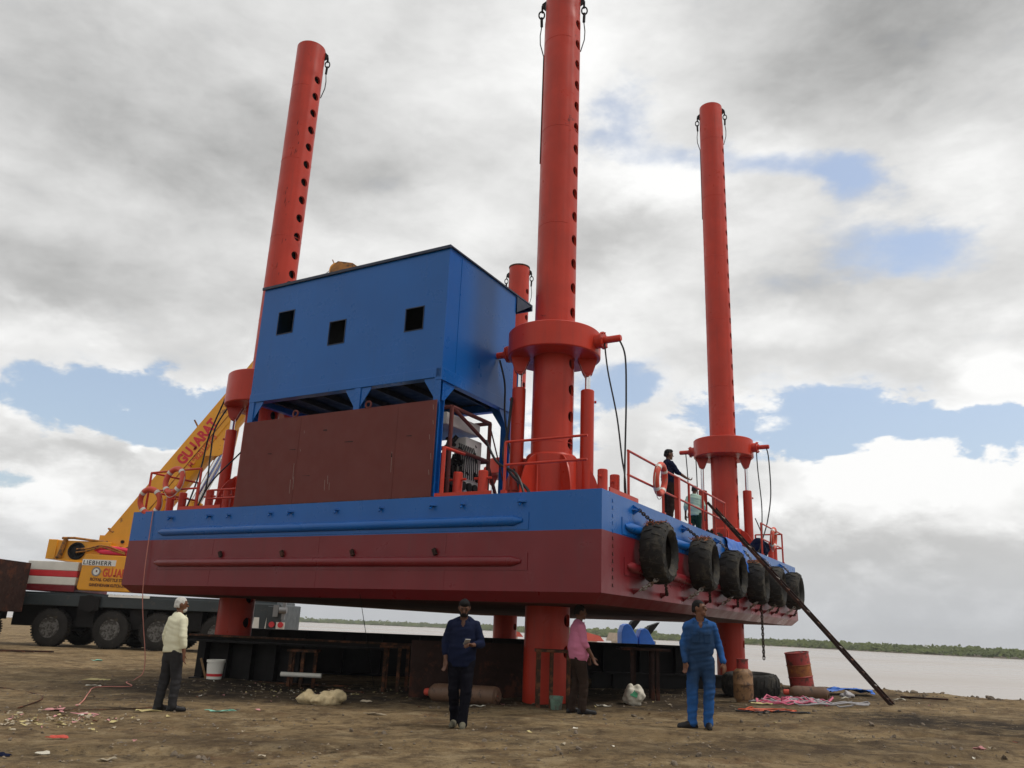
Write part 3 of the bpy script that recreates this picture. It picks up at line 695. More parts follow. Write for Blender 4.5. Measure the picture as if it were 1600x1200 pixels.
        # shackled wire slings near the top
        for sg, ln in ((1, .55), (-1, .9))[:1 if key == 'left' else 2]:
            t = radians(ca) + (0 if sg > 0 else pi); ex = V((cos(t), sin(t), 0)); tg = V((-ex.y, ex.x, 0))
            zz = zt - .18 - (.16 if sg < 0 else 0); p = V((cx, cy, zz)) + ex * .43
            s = MB(); s.prism([(0, -.14), (.08, -.06), (.1, .04), (0, .14)], p, ex, (0, 0, 1), tg, .05)
            s.torus(p + ex * .09 + V((0, 0, -.1)), .075, .024, V((0, 0, 1)), tg, 14, 6)
            s.torus(p + ex * .10 + V((0, 0, -.28)), .07, .02, V((0, 0, 1.6)), ex, 14, 6)
            s.cyl(p + ex * .10 + V((0, 0, -.36)), p + ex * .09 + V((0, 0, -.62)), .035, n=10)
            pts = [p + ex * .09 + V((0, 0, -.62)), p + ex * .12 + V((0, 0, -.9)), p + ex * .11 + V((0, 0, -1.15)), p + ex * .02 + V((0, 0, -1.5))]
            s.tube(pts, .014, 6)
            if sg < 0: s.tube([p + ex * .02 + V((0, 0, -1.5)), p + ex * .02 + V((0, 0, -4.5))], .012, 6)
            s.build('wire_sling', M['black'], leg)
AZoff = 0
make_legs()

# ---- blue cabin on posts, with the bolted brown side panel
def make_cabin():
    x0, x1, y0, y1, z0, z1 = .15, 3.0, 3.56, 8.95, 6.40, 9.06
    wins = [(7.87, 8.37, 7.80, 8.36), (6.25, 6.72, 7.31, 7.86), (4.12, 4.59, 7.31, 7.82)]
    s = MB(); t = .02
    ys = sorted({y0, y1, *[w[0] for w in wins], *[w[1] for w in wins]}); zs = sorted({z0, z1, *[w[2] for w in wins], *[w[3] for w in wins]})
    def wall(xa):
        for a, b in zip(ys, ys[1:]):
            for c, d in zip(zs, zs[1:]):
                if any(w[0] <= a and b <= w[1] and w[2] <= c and d <= w[3] for w in wins): continue
                s.add([(xa, a, c), (xa, b, c), (xa, b, d), (xa, a, d)], [(0, 1, 2, 3)])
    wall(x0); wall(x0 + t)
    for (a, b, c, d) in wins:
        for p, q in (((a, c), (b, c)), ((b, c), (b, d)), ((b, d), (a, d)), ((a, d), (a, c))):
            s.add([(x0, p[0], p[1]), (x0, q[0], q[1]), (x0 + t, q[0], q[1]), (x0 + t, p[0], p[1])], [(0, 1, 2, 3)])
    for (pa, pb) in (((x0, y0), (x1, y0)), ((x1, y0), (x1, y1)), ((x1, y1), (x0, y1))):
        s.add([(pa[0], pa[1], z0), (pb[0], pb[1], z0), (pb[0], pb[1], z1), (pa[0], pa[1], z1)], [(0, 1, 2, 3)])
    s.add([(x0, y0, z0), (x1, y0, z0), (x1, y1, z0), (x0, y1, z0)], [(0, 1, 2, 3)])
    cab = s.build('cabin', M['blue'], barge, smooth=0)
    s = MB(); s.bb((x0 - .05, y0 - .04, z1), (3.75, y1 + .05, z1 + .035)); s.bb((x0 - .05, y0 - .04, z1 - .03), (x0 - .01, y1 + .05, z1)); s.bb((3.7, y0 - .04, z1 - .12), (3.75, y1, z1))
    s.add([(x1, y0 - .03, z1 - .01), (3.7, y0 - .03, z1 - .01), (x1, y0 - .03, z1 - .42)], [(0, 1, 2)])
    s.build('roof', M['darkblue'], cab, smooth=0)
    for (a, b, c, d) in wins:
        s = MB(); e = .012
        for (p0, p1) in (((a, c), (b, c)), ((a, d), (b, d))): s.bar((x0 - .004, p0[0] - e, p0[1]), (x0 - .004, p1[0] + e, p1[1]), .012, .02)
        for (p0, p1) in (((a, c), (a, d)), ((b, c), (b, d))): s.bar((x0 - .004, p0[0], p0[1]), (x0 - .004, p1[0], p1[1]), .02, .012)
        s.build('window_frame', M['darkblue'], cab, smooth=0)
    # black sheet added behind the cut-outs, standing in for the shade inside
    s = MB(); s.bb((x0 + .9, y0 + .1, z0 + .05), (x0 + .95, y1 - .1, z1 - .05)); s.build('window_dark_sheet', M['black'], cab, smooth=0)
    # folded seams on the end wall
    s = MB()
    for x in (.62,): s.bb((x, y0 - .008, z0 + .02), (x + .02, y0, z1 - .05))
    s.build('wall_seam', M['blue'], cab, smooth=0)
    # base beams, posts with haunches
    s = MB()
    s.bb((x0 - .02, y0, 6.2), (x0 + .18, y1, 6.395)); s.bb((x0 - .02, y0 - .02, 6.14), (x1 + .02, y0 + .13, 6.395)); s.bb((x1 - .15, y0, 6.2), (x1 + .02, y1, 6.395)); s.bb((x0, y1 - .13, 6.2), (x1, y1 + .0, 6.395))
    fr = s.build('support_frame', M['blue'], barge, smooth=0, bevel=.008)
    MB().bb((x0 + .19, y0 + .14, 6.386), (x1 - .16, y1 - .14, 6.396)).build('underfloor_dark_sheet', M['black'], fr, smooth=0)  # black sheet added beneath the blue floor, painting in the shade under the cabin
    s = MB()
    for k in range(7): y = y0 + .5 + k * .75; s.bb((x0 + .2, y, 6.27), (x1 - .16, y + .08, 6.385))
    s.build('floor_joist', M['black'], fr, smooth=0)
    for (x, y) in ((x0 + .08, y0 + .08), (x0 + .08, 5.70), (x0 + .08, y1 - .09), (x1 - .1, y0 + .08), (x1 - .1, 6.2), (x1 - .1, y1 - .09)):
        s = MB(); s.bb((x - .09, y - .075, ZT), (x - .07, y + .075, 6.2)); s.bb((x + .07, y - .075, ZT), (x + .09, y + .075, 6.2)); s.bb((x - .07, y - .01, ZT), (x + .07, y + .01, 6.2))
        s.bb((x - .093, y - .08, ZT), (x - .0905, y + .08, 6.2))
        for sg in (-1, 1):
            if y + sg * .4 < y0 or y + sg * .4 > y1: continue
            s.prism([(0, 0), (sg * .34, 0), (sg * .34, -.04), (sg * .08, -.42), (0, -.42)], (x - .06, y, 6.2), (0, 1, 0), (0, 0, 1), (1, 0, 0), .02)
            s.prism([(0, 0), (sg * .30, 0), (0, .42)], (x - .06, y, ZT), (0, 1, 0), (0, 0, 1), (1, 0, 0), .02)
        if y < y0 + .2:
            for sg in (-1, 1):
                if x0 < x + sg * .3 < x1: s.prism([(0, 0), (sg * .42, 0), (sg * .42, -.04), (sg * .08, -.40), (0, -.40)], (x, y - .06, 6.14), (1, 0, 0), (0, 0, 1), (0, 1, 0), .02)
        s.build('post', M['blue'], fr, smooth=0)
    # brown plate panel
    s = MB(); s.bb((.05, 3.56, ZT + .01), (.07, 8.9, 5.70))
    pan = s.build('side_panel', M['brown'], barge, smooth=0)
    for y in (4.5, 7.15): MB().box((.048, y, 4.72), (.005, .010, 1.9)).build('panel_seam', M['brown'], pan, smooth=0)
    for y in (7.35, 5.3):
        MB().torus((.06, y, 5.77), .07, .022, (0, 1, 0), (0, 0, 1), 18, 8).build('lifting_ring', M['brown'], pan)
    s = MB(); rnd = random.Random(11)
    for (y, z, l) in ((7.18, 4.3, .35), (7.14, 4.08, .28), (7.23, 4.0, .3), (6.18, 4.15, .18), (6.25, 4.02, .22), (6.12, 4.02, .16), (4.55, 4.3, .42), (3.62, 5.5, .1), (3.6, 5.2, .08), (3.66, 4.9, .1), (3.6, 4.5, .12), (3.62, 4.2, .1), (7.0, 5.3, .06), (7.05, 4.9, .05)):
        s.add([(.044, y, z), (.044, y + .007, z), (.044, y + .022, z + l), (.044, y + .015, z + l)], [(0, 1, 2, 3)])
    s.build('chalk_scratch', M['lcard0'], pan, smooth=0)
    s = MB()
    for (y, z, a, b) in ((6.35, 5.3, .12, .03), (7.9, 4.9, .14, .02), (7.2, 4.95, .2, .015), (5.6, 5.0, .25, .02), (4.1, 5.0, .15, .02), (4.55, 4.6, .03, .1), (6.7, 4.35, .25, .012)):
        s.add([(.043, y, z), (.043, y + a, z + .01), (.043, y + a * .9, z + b), (.043, y + .02, z + b)], [(0, 1, 2, 3)])
    s.build('rust_blemish', M['black'], pan, smooth=0)
    s = MB(); s.bb((.04, 3.5, ZT + .004), (.10, 8.95, ZT + .02)); s.build('rusty_edge', M['rust'], pan, smooth=0)
make_cabin()

# ---- mooring posts, rails, hoses
def bollards(cx, cy, along, gap=.58, h=.52, r=.095):
    ex = V(along)
    s = MB(); s.box((cx, cy, ZT + .02), (gap + .6 if ex.x else .42, gap + .6 if ex.y else .42, .04))
    b = s.build('mooring_bollard', M['red'], barge, smooth=0, bevel=.006)
    for sg in (-1, 1):
        p = V((cx, cy, ZT + .04)) + ex * gap / 2 * sg; q = MB()
        q.lathe([(r + .01, 0), (r, .03), (r, h - .015), (r - .015, h), (0, h + .003)], 24, p)
        q.cyl(p + V((-.19 if ex.y == 0 else 0, -.19 if ex.x == 0 else 0, h * .72)) if False else p - ex * .19 + V((0, 0, h * .72)), p + ex * .19 + V((0, 0, h * .72)), .024, n=10)
        q.build('post', M['red'], b, smooth=30)
bollards(.55, 3.0, (0, 1, 0)); bollards(1.42, .48, (1, 0, 0)); bollards(.7, 10.2, (0, 1, 0), .6); bollards(.75, 11.75, (0, 1, 0), .45); bollards(15.0, .45, (1, 0, 0), .5, .62)
# raised orange coaming plates along the deck edge
s = MB(); s.bb((.02, 2.2, ZT), (.05, 3.45, ZT + .07)); s.bb((.4, .02, ZT), (1.75, .05, ZT + .09)); s.bb((.02, 9.3, ZT), (.05, 10.7, ZT + .08)); s.build('edge_coaming', M['red'], barge, smooth=0)
def rail(pts_top, posts, zt=.98, zm=.52, r=.024, leans=None):
    s = MB()
    for hh in (zt, zm): s.tube([V((x, y, ZT + hh)) for x, y in pts_top], r, 8)
    for i, (x, y) in enumerate(posts):
        s.cyl((x, y, ZT), (x, y, ZT + zt), r * 1.15, n=8); s.box((x, y, ZT + .04), (.09, .09, .08))
    return s.build('guard_rail', M['red'], barge, smooth=40)
rail([(.15, .35), (.15, 2.0), (.15, 3.2)][:2], [(.15, 2.0)], .98, .55)
s = MB(); s.build('guard_rail', M['red'], barge) if False else None; s.cyl((.15, 3.38, ZT), (.15, 3.38, ZT + 1.0), .04, n=10); s.cyl((.15, 3.38, ZT + .98), (.9, 3.4, ZT + 1.0), .035, n=8); s.build('guard_rail', M['red'], barge)
MB().cyl((.15, 1.32, ZT), (.15, 1.32, ZT + .56), .012, n=6).build('rail_stay', M['red'], barge)
rail([(1.55, .15), (8.25, .15)], [(1.58, .15), (3.5, .15), (4.45, .15), (5.25, .15), (6.3, .15), (7.3, .15), (8.22, .15)])
s = MB(); s.bb((4.38, .10, ZT), (4.50, .2, ZT + .98)); s.build('guard_rail', M['red'], barge, smooth=0)
rail([(12.2, .15), (15.1, .15), (15.1, 1.0)], [(12.2, .15), (15.1, .15), (15.1, 1.0)])
rail([(.15, 10.25), (.15, 12.05), (1.6, 12.1)], [(.15, 10.25), (.15, 12.05), (1.6, 12.1)])
rail([(.4, 9.2), (.4, 10.2)], [(.4, 9.2)], .5, .3)
def hose(pts, r=.022, m='hose'):
    # smooth curve through the points
    P = [V(p) for p in pts]; out = []
    for i in range(len(P) - 1):
        a = P[max(i - 1, 0)]; b = P[i]; c = P[i + 1]; d = P[min(i + 2, len(P) - 1)]
        for k in range(8):
            t = k / 8; out.append(.5 * ((2 * b) + (c - a) * t + (2 * a - 5 * b + 4 * c - d) * t * t + (3 * b - a - 3 * c + d) * t ** 3))
    out.append(P[-1]); return MB().tube(out, r, 7).build('hydraulic_hose', M[m], barge)
hose([(2.27, .62, 7.28), (2.3, .50, 6.9), (2.25, .46, 6.0), (2.1, .42, 5.0), (1.9, .35, 4.5), (1.78, .3, 4.0), (1.75, .2, ZT)], .019)
hose([(2.27, .95, 7.25), (2.25, .86, 6.6), (2.15, .62, 5.6), (2.0, .45, 4.7), (1.72, .28, 4.3), (1.6, .2, ZT)], .017)
hose([(2.27, 3.5, 7.2), (2.2, 3.3, 6.6), (2.1, 3.2, 5.8), (1.9, 2.9, 4.9), (1.6, 2.5, 4.1), (1.3, 2.4, ZT)], .022)
hose([(1.72, 2.82, 6.1), (1.5, 2.75, 5.4), (1.1, 2.6, 4.7), (.75, 2.2, 4.25), (.5, 1.75, 3.95), (.35, 1.55, ZT)], .03)
hose([(.9, 2.9, 5.0), (.7, 2.5, 4.5), (.5, 1.95, 4.2), (.4, 1.7, ZT)], .025)
hose([(14.74, .42, 7.6), (14.75, .36, 7.2), (14.5, .3, 6.0), (13.6, .25, 5.0), (12.5, .22, 4.2), (12.3, .3, ZT)], .02)
hose([(14.74, .75, 7.55), (14.6, .7, 6.8), (14.0, .5, 5.6), (13.0, .3, 4.7), (12.6, .25, ZT)], .018)
hose([(14.74, 3.2, 7.6), (14.6, 3.1, 6.6), (14.3, 3.0, 5.4), (14, 2.9, ZT)], .018)
hose([(14.74, 2.85, 7.6), (14.5, 2.75, 6.6), (14.0, 2.6, 5.4), (13.6, 2.5, ZT)], .018)
hose([(15.2, 1.0, 5.3), (14.3, .6, 4.6), (13.0, .4, 4.1), (12.4, .4, ZT)], .018)
hose([(1.75, 11.75, 7.0), (1.55, 11.9, 6.0), (1.5, 11.95, 5.2), (1.1, 11.6, 4.5), (.6, 11.2, ZT)], .022)
hose([(2.0, 11.85, 6.9), (1.7, 11.9, 6.2), (1.6, 11.8, 5.4), (1.2, 11.3, 4.5), (.7, 11.0, ZT)], .022)
hose([(1.9, 10.3, 6.1), (1.7, 10.9, 5.4), (1.5, 11.4, 4.8), (1.1, 11.3, 4.2), (.8, 11.0, ZT)], .02)
MB().tube([(.55, 6.1, 9.09), (.55, 6.1, 9.32)], .012, 6).build('roof_pin', M['black'], barge)
MB().torus((.4, 8.45, 9.18), .09, .03, (0, 1, 0), (0, 0, 1), 16, 6).build('roof_ring', M['black'], barge)

# ---- machinery under the cabin
def make_power():
    t = thing('hydraulic_power_pack', 'dark engine and white panelled tank in a red-brown pipe frame under the blue cabin', 'power pack'); t.parent = None
    R = Matrix.Translation((1.5866, 13.4165, 0)) @ Matrix.Rotation(AZ, 4, 'Z')
    t.matrix_world = R @ Matrix.Translation((1.4, 4.2, ZT))
    s = MB()
    for x in (-.75, .75):
        for y in (-.6, 2.4): s.cyl((x, y, 0), (x, y, 1.95), .045, n=8)
    for z in (1.95, 1.1):
        for x in (-.75, .75): s.cyl((x, -.6, z), (x, 2.4, z), .045, n=8)
        for y in (-.6, 2.4): s.cyl((-.75, y, z), (.75, y, z), .045, n=8)
    s.cyl((-.75, -.6, 1.95), (.75, -.6, 1.45), .04, n=8); s.cyl((.75, -.6, 1.0), (1.5, -.55, 0), .04, n=8); s.cyl((.78, -.6, 1.85), (1.75, -.6, .25), .018, n=6)
    s.build('pipe_frame', M['brown'], t)
    s = MB(); s.bb((-.7, -.45, 1.62), (.6, 1.4, 1.88)); s.bb((.0, -.5, .05), (.62, -.2, 1.5)); s.build('tank', M['silver'], t, smooth=0, bevel=.02)
    s = MB(); s.bb((-.7, -.3, .15), (.55, 1.9, 1.0)); rnd = random.Random(2)
    for k in range(46):
        p = V((rnd.uniform(-.65, .5), rnd.uniform(-.5, -.3), rnd.uniform(.15, 1.35))); q = p + V((rnd.uniform(-.2, .2), rnd.uniform(-.12, .1), rnd.uniform(-.25, .25)))
        s.cyl(p, q, rnd.uniform(.02, .06), n=7)
    for k in range(5): s.cyl((-.5 + k * .22, -.55, .45), (-.5 + k * .22, -.3, .45), .09, n=14)
    s.build('engine_block', M['black'], t, smooth=30)
    s = MB()
    for k in range(9): s.tube([(-.3 + k * .07, -.52, 1.3), (-.25 + k * .07, -.6, 1.0), (-.2 + k * .08, -.55, .6)], .012, 5)
    s.build('hydraulic_hose', M['hose'], t)
make_power()
# other plant glimpsed beneath the cabin: a dark winch drum and red stanchions
def make_winch():
    R = Matrix.Translation((1.5866, 13.4165, 0)) @ Matrix.Rotation(AZ, 4, 'Z')
    t = thing('deck_winch', 'dark red deck winch half hidden behind the brown side panel', 'winch'); t.matrix_world = R @ Matrix.Translation((1.5, 7.6, ZT))
    s = MB(); s.cyl((0, -.7, 1.35), (0, .7, 1.35), .35, n=24); s.build('drum', M['black'], t)
    s = MB()
    for y in (-.75, .75):
        s.cyl((0, y - .03, 1.35), (0, y + .03, 1.35), .62, n=28); s.prism([(-.5, 0), (.5, 0), (.2, 1.35), (-.2, 1.35)], (0, y, 0), (1, 0, 0), (0, 0, 1), (0, 1, 0), .05)
    s.bb((-.6, -.8, 1.9), (-.54, .8, 1.96))
    s.build('winch_frame', M['red'], t, smooth=30)
make_winch()

RB = Matrix.Translation((1.5866, 13.4165, 0)) @ Matrix.Rotation(AZ, 4, 'Z')
# ---- tyre fenders with chains
def chain(s, p0, p1, link=.085, r=.011, sag=0.0):
    p0 = V(p0); p1 = V(p1); n = max(2, int((p1 - p0).length / (link * .72)))
    for i in range(n):
        a = (i + .5) / n; c = p0.lerp(p1, a) - V((0, 0, sag * 4 * a * (1 - a))); d = (p1 - p0).normalized(); x = d.orthogonal().normalized(); y = d.cross(x)
        e = x if i % 2 else y
        s.torus(c, link / 2, r, d * 1.15, e * .62, 12, 5)
def tyre_mesh(R=.555, ri=.325, W=.48, lugs=18, seed=0):
    s = MB(); h = W / 2
    prof = [(ri, -h * .55), (ri + .02, -h * .8), (ri + .09, -h), (R - .14, -h * 1.02), (R - .04, -h * .86), (R - .012, -h * .6), (R, 0), (R - .012, h * .6), (R - .04, h * .86), (R - .14, h * 1.02), (ri + .09, h), (ri + .02, h * .8), (ri, h * .55), (ri + .13, h * .55), (R - .1, 0), (ri + .13, -h * .55)]
    s.lathe(prof, 48, closed=True)
    n = lugs
    for k in range(n):      # worn tread bars
        for sg in (-1, 1):
            t0 = 2 * pi * (k + (.25 if sg > 0 else -.25)) / n; vs = []
            for (u, rr) in ((.03, R), (.55, R - .008), (.95, R - .07)):
                for dt in (-.055, .055):
                    for up in (-.03, .015): t = t0 + dt + u * .10; vs.append(((rr + up) * cos(t), (rr + up) * sin(t), sg * u * h))
            fs = []
            for q in range(2):
                a = q * 4; b = a + 4
                fs += [(a + 1, a + 3, b + 3, b + 1), (a, a + 1, b + 1, b), (a + 2, b + 2, b + 3, a + 3)]
            fs += [(0, 2, 3, 1), (8, 9, 11, 10)]
            s.add(vs, fs)
    return s
TY = [(1.98, 2.88), (4.80, 2.91), (7.12, 2.87), (9.55, 2.85), (11.7, 2.87), (14.25, 2.90)]
words = ['largest looking tyre fender, nearest the barge corner', 'second tyre fender from the barge corner with rusty straw on top', 'third tyre fender from the barge corner with plain ribbed tread', 'fourth tyre fender from the corner, beside the hanging blue tarpaulin', 'fifth tyre fender from the corner, crossed by the leaning ladder', 'farthest tyre fender at the seaward end of the barge']
for i, (x, z) in enumerate(TY):
    t = thing('tyre_fender', 'worn black ' + words[i], 'tyre fender', group='tyre fenders chained along the barge side')
    t.matrix_world = RB @ Matrix.Translation((x, -.29, z)) @ Matrix.Rotation(radians(2.5 + 2.5 * sin(i * 2.3)), 4, 'Z') @ Matrix.Rotation(pi / 2, 4, 'X') @ Matrix.Rotation(i * .7, 4, 'Z')
    if i == 0: tm = tyre_mesh().build('tyre', M['oldrubber'], t, smooth=40); me = tm.data
    else: tm = bpy.data.objects.new('tyre', me); COL.objects.link(tm); tm.parent = t
    inv = (Matrix.Translation((x, -.29, z)) @ Matrix.Rotation(radians(2.5 + 2.5 * sin(i * 2.3)), 4, 'Z') @ Matrix.Rotation(pi / 2, 4, 'X') @ Matrix.Rotation(i * .7, 4, 'Z')).inverted()
    s = MB(); s.xf = inv; s.torus((x - .05, -.25, z + .47), .17, .02, (0, 1, 0), (0, 0, 1), 14, 6) if False else None
    lx = [1.45, 4.26, 6.7, 9.1, 11.3, 13.8][i]; chain(s, (lx, -.1, 3.6), (x - .12, -.2, z + .555)); s.build('chain', M['rustchain'] if i in (0, 1) else M['chain'], t)
    la, lb = [(1.43, 2.88), (4.2, 5.75), (6.75, 8.1), (9.15, 10.4), (11.3, 12.3), (13.7, 14.9)][i]
    s = MB(); s.xf = inv; chain(s, (la, -.12, 2.18), (x - .15, -.42, z - .36), .1, .013, .04); s.build('chain', M['chain'], t)
    s = MB(); s.xf = inv; chain(s, (lb, -.12, 2.18), (x + .3, -.3, z - .5), .09, .012, .05); s.build('chain', M['rustchain'], t)
    if i in (0, 1, 3):
        s = MB(); s.xf = inv; rnd = random.Random(i)
        for k in range(90):
            a = rnd.uniform(-.45, .4) - .15; p = V((x + .555 * sin(a), -.25 + rnd.uniform(-.2, .16), z + .555 * cos(a) + .01)); q = p + V((rnd.uniform(-.1, .1), rnd.uniform(-.08, .08), rnd.uniform(-.04, .05)))
            s.cyl(p, q, .008, .003, 4)
        s.build('straw', M['drumyel'], t, smooth=0)
hc = thing('hanging_chain', 'rusty chain end dangling below the maroon hull', 'chain'); hc.matrix_world = RB @ Matrix.Translation((10.45, -.15, 2.18))
s = MB(); chain(s, (0, 0, 0), (0, 0, -1.25), .10, .014); s.build('chain', M['rustchain'], hc)

# ---- lifebuoys
def lifebuoy(x, y, z, rz, tilt, label):
    t = thing('lifebuoy', label, 'lifebuoy', group='orange lifebuoys on the barge rails')
    t.matrix_world = RB @ Matrix.Translation((x, y, z)) @ Matrix.Rotation(rz, 4, 'Z') @ Matrix.Rotation(tilt, 4, 'X')
    MB().torus((0, 0, 0), .29, .065, (1, 0, 0), (0, 0, 1), 40, 12).build('ring', M['buoy'], t)
    for k in range(4):
        a = pi / 4 + k * pi / 2; s = MB(); pts = [V((.29 * cos(a + d), 0, .29 * sin(a + d))) for d in (-.12, 0, .12)]; s.tube(pts, .069, 12, caps=False); s.build('tape_band', M['buoyw'], t)
    s = MB()
    for k in range(4):
        a = pi / 4 + k * pi / 2; b = a + pi / 2; s.tube([V((.36 * cos(a + (b - a) * q / 6), 0, .36 * sin(a + (b - a) * q / 6) - .05 * sin(pi * q / 6))) for q in range(7)], .008, 5)
    s.build('grab_line', M['bagw'], t)
lifebuoy(3.1, .06, ZT + .70, .05, .1, 'orange lifebuoy on the long rail beside the man in navy')
lifebuoy(.06, 11.05, ZT + .72, pi / 2, .1, 'upper orange lifebuoy hung on the left end rail beside the crane boom')
lifebuoy(.02, 11.75, ZT + .25, pi / 2 + .2, -.2, 'lower orange lifebuoy leaning at the left deck corner')
lifebuoy(13.6, .10, ZT + .68, .05, .1, 'small distant orange lifebuoy on the seaward end rail')

# ---- tarpaulin over the deck edge, cloth bundle
def cloth(name, label, cat, path, width_dir, width, m, seed=0, amp=.05):
    rnd = random.Random(seed); P = [V(p) for p in path]; n = 28; k = 18; vs = []
    segs = [(P[i + 1] - P[i]).length for i in range(len(P) - 1)]; tot = sum(segs)
    for i in range(n + 1):
        d = tot * i / n; j = 0
        while j < len(segs) - 1 and d > segs[j]: d -= segs[j]; j += 1
        c = P[j].lerp(P[j + 1], min(1, d / segs[j]))
        for q in range(k + 1):
            w_ = (q / k - .5) * width * (1 + .15 * noise.noise(V((i * .3, seed, 0))))
            p = c + V(width_dir) * w_; nz = noise.noise(V((p.x * 4, p.y * 4, p.z * 4 + seed))); n2 = noise.noise(V((p.x * 11, p.y * 11, p.z * 11 + seed)))
            vs.append(p + V((nz, -abs(nz), abs(nz) * .6)) * amp + V((n2, n2, n2)) * amp * .3)
    fs = [(i * (k + 1) + q, i * (k + 1) + q + 1, (i + 1) * (k + 1) + q + 1, (i + 1) * (k + 1) + q) for i in range(n) for q in range(k)]
    s = MB(); s.add(vs, fs); o = s.build(name, m, None, smooth=180); so_ = o.modifiers.new('s', 'SOLIDIFY'); so_.thickness = .006
    return tag(o, label, cat)
tp = cloth('tarpaulin', 'blue tarpaulin draped over the barge edge between two tyre fenders', 'tarpaulin', [(8.3, .6, ZT + .05), (8.3, -.03, ZT + .04), (8.3, -.14, 3.3), (8.3, -.2, 3.05)], (1, 0, 0), 1.5, M['tarp'], 4); tp.matrix_world = RB
cb = MB()
for k in range(7): cb.ell((13.2 + .25 * random.uniform(-1, 1), .5 + .15 * random.uniform(-1, 1), ZT + .2 + .1 * k * .5), (.25, .2, .16), 10, 7, (random.random(), random.random(), random.random()))
o = cb.build('cloth_bundle', M['navy'], smooth=60); o.matrix_world = RB; tag(o, 'dark navy cloth bundle on deck behind the seaward end rail', 'cloth bundle')
sc_ = MB(); rnd = random.Random(8)
for k in range(40):
    x = rnd.uniform(6.6, 11.2); p = V((x, rnd.uniform(.15, .5), ZT + .03)); sc_.bar(p, p + V((rnd.uniform(-.4, .4), rnd.uniform(-.15, .15), rnd.uniform(0, .14))), rnd.uniform(.03, .12), rnd.uniform(.03, .09))
o = sc_.build('scrap_heap', M['girder'], smooth=0); o.matrix_world = RB; tag(o, 'dark scrap steel heaped along the deck edge by the ladder top', 'scrap heap'); o['kind'] = 'stuff'

# ---- ladder leaning on the barge
lad = thing('ladder', 'long dark rusty ladder leaning from the ground to the barge deck edge', 'ladder'); lad.matrix_world = RB
p0 = V((6.43, -3.60, .22)); p1 = V((7.08, -.02, 4.30)); d = (p1 - p0); sd_ = V((1, 0, 0)); sd_ = (sd_ - d.normalized() * sd_.dot(d.normalized())).normalized()
for sg in (-1, 1): MB().bar(p0 + sd_ * .21 * sg, p0 + d * 1.06 + sd_ * .21 * sg, .035, .062, sd_.cross(d)).build('side_rail', M['girder'], lad, smooth=0)
for k in range(17):
    c = p0 + d * (.04 + k / 17); MB().cyl(c - sd_ * .21, c + sd_ * .21, .020, n=8).build('rung', M['chain'] if k % 3 == 1 else M['rust'], lad)

# ------------------------------------------------------------------ people
def evalmesh(mb, voxel, it=4, fac=.5):
    me = bpy.data.meshes.new('tmp'); me.from_pydata([tuple(p) for p in mb.v], [], mb.f); o = bpy.data.objects.new('tmp', me); COL.objects.link(o)
    bm = bmesh.new(); bm.from_mesh(me); bmesh.ops.recalc_face_normals(bm, faces=bm.faces); bm.to_mesh(me); bm.free()
    r = o.modifiers.new('r', 'REMESH'); r.mode = 'VOXEL'; r.voxel_size = voxel
    if it: q = o.modifiers.new('s', 'SMOOTH'); q.iterations = it; q.factor = fac
    bpy.context.view_layer.update()
    m2 = bpy.data.meshes.new_from_object(o.evaluated_get(bpy.context.evaluated_depsgraph_get())); bpy.data.objects.remove(o); bpy.data.meshes.remove(me)
    return m2
def blob(name, mb, m, parent, voxel=.012, it=4, fold=0.0, seed=0, keep=None):
    me = evalmesh(mb, voxel, it); me.name = name; me.materials.clear(); me.materials.append(m)
    if fold:
        nr = [v.normal.copy() for v in me.vertices]
        for v, n in zip(me.vertices, nr):
            c = v.co; f = noise.noise(V((c.x * 9, c.y * 9, c.z * 5 + seed))) * .6 + noise.noise(V((c.x * 6 + c.z * 14, c.y * 6, c.z * 16 + seed))) * .6
            v.co = c + n * f * fold
    me.polygons.foreach_set('use_smooth', [True] * len(me.polygons))
    o = bpy.data.objects.new(name, me); COL.objects.link(o); o.parent = parent; return o
def hand(mb, wrist, d, side, curl=.5):
    """palm and five unequal fingers; d = pointing direction, side = direction of the thumb"""
    d = V(d).normalized(); side = V(side); side = (side - d * side.dot(d)).normalized(); nrm = d.cross(side)
    w_ = V(wrist); pc = w_ + d * .05
    for k in range(4):
        off = side * (.030 - .020 * k); mb.capsule(w_ + d * .01 + off * .6, w_ + d * .085 + off, .017, .013, 8)
        L1 = (.038, .043, .040, .032)[k]; a = curl * (.8 + .15 * k)
        b0 = w_ + d * .092 + off; d1 = (d * cos(a * .6) + nrm * sin(a * .6)); b1 = b0 + d1 * L1; d2 = (d * cos(a * 1.5) + nrm * sin(a * 1.5)); b2 = b1 + d2 * L1 * .85
        mb.capsule(b0, b1, .0105, .0095, 7); mb.capsule(b1, b2, .0095, .008, 7)
    t0 = w_ + d * .03 + side * .03; t1 = t0 + (d * .6 + side * .55 + nrm * .3).normalized() * .042; t2 = t1 + (d * .85 + side * .1 + nrm * .45).normalized() * .034
    mb.capsule(t0, t1, .014, .012, 7); mb.capsule(t1, t2, .011, .009, 7)
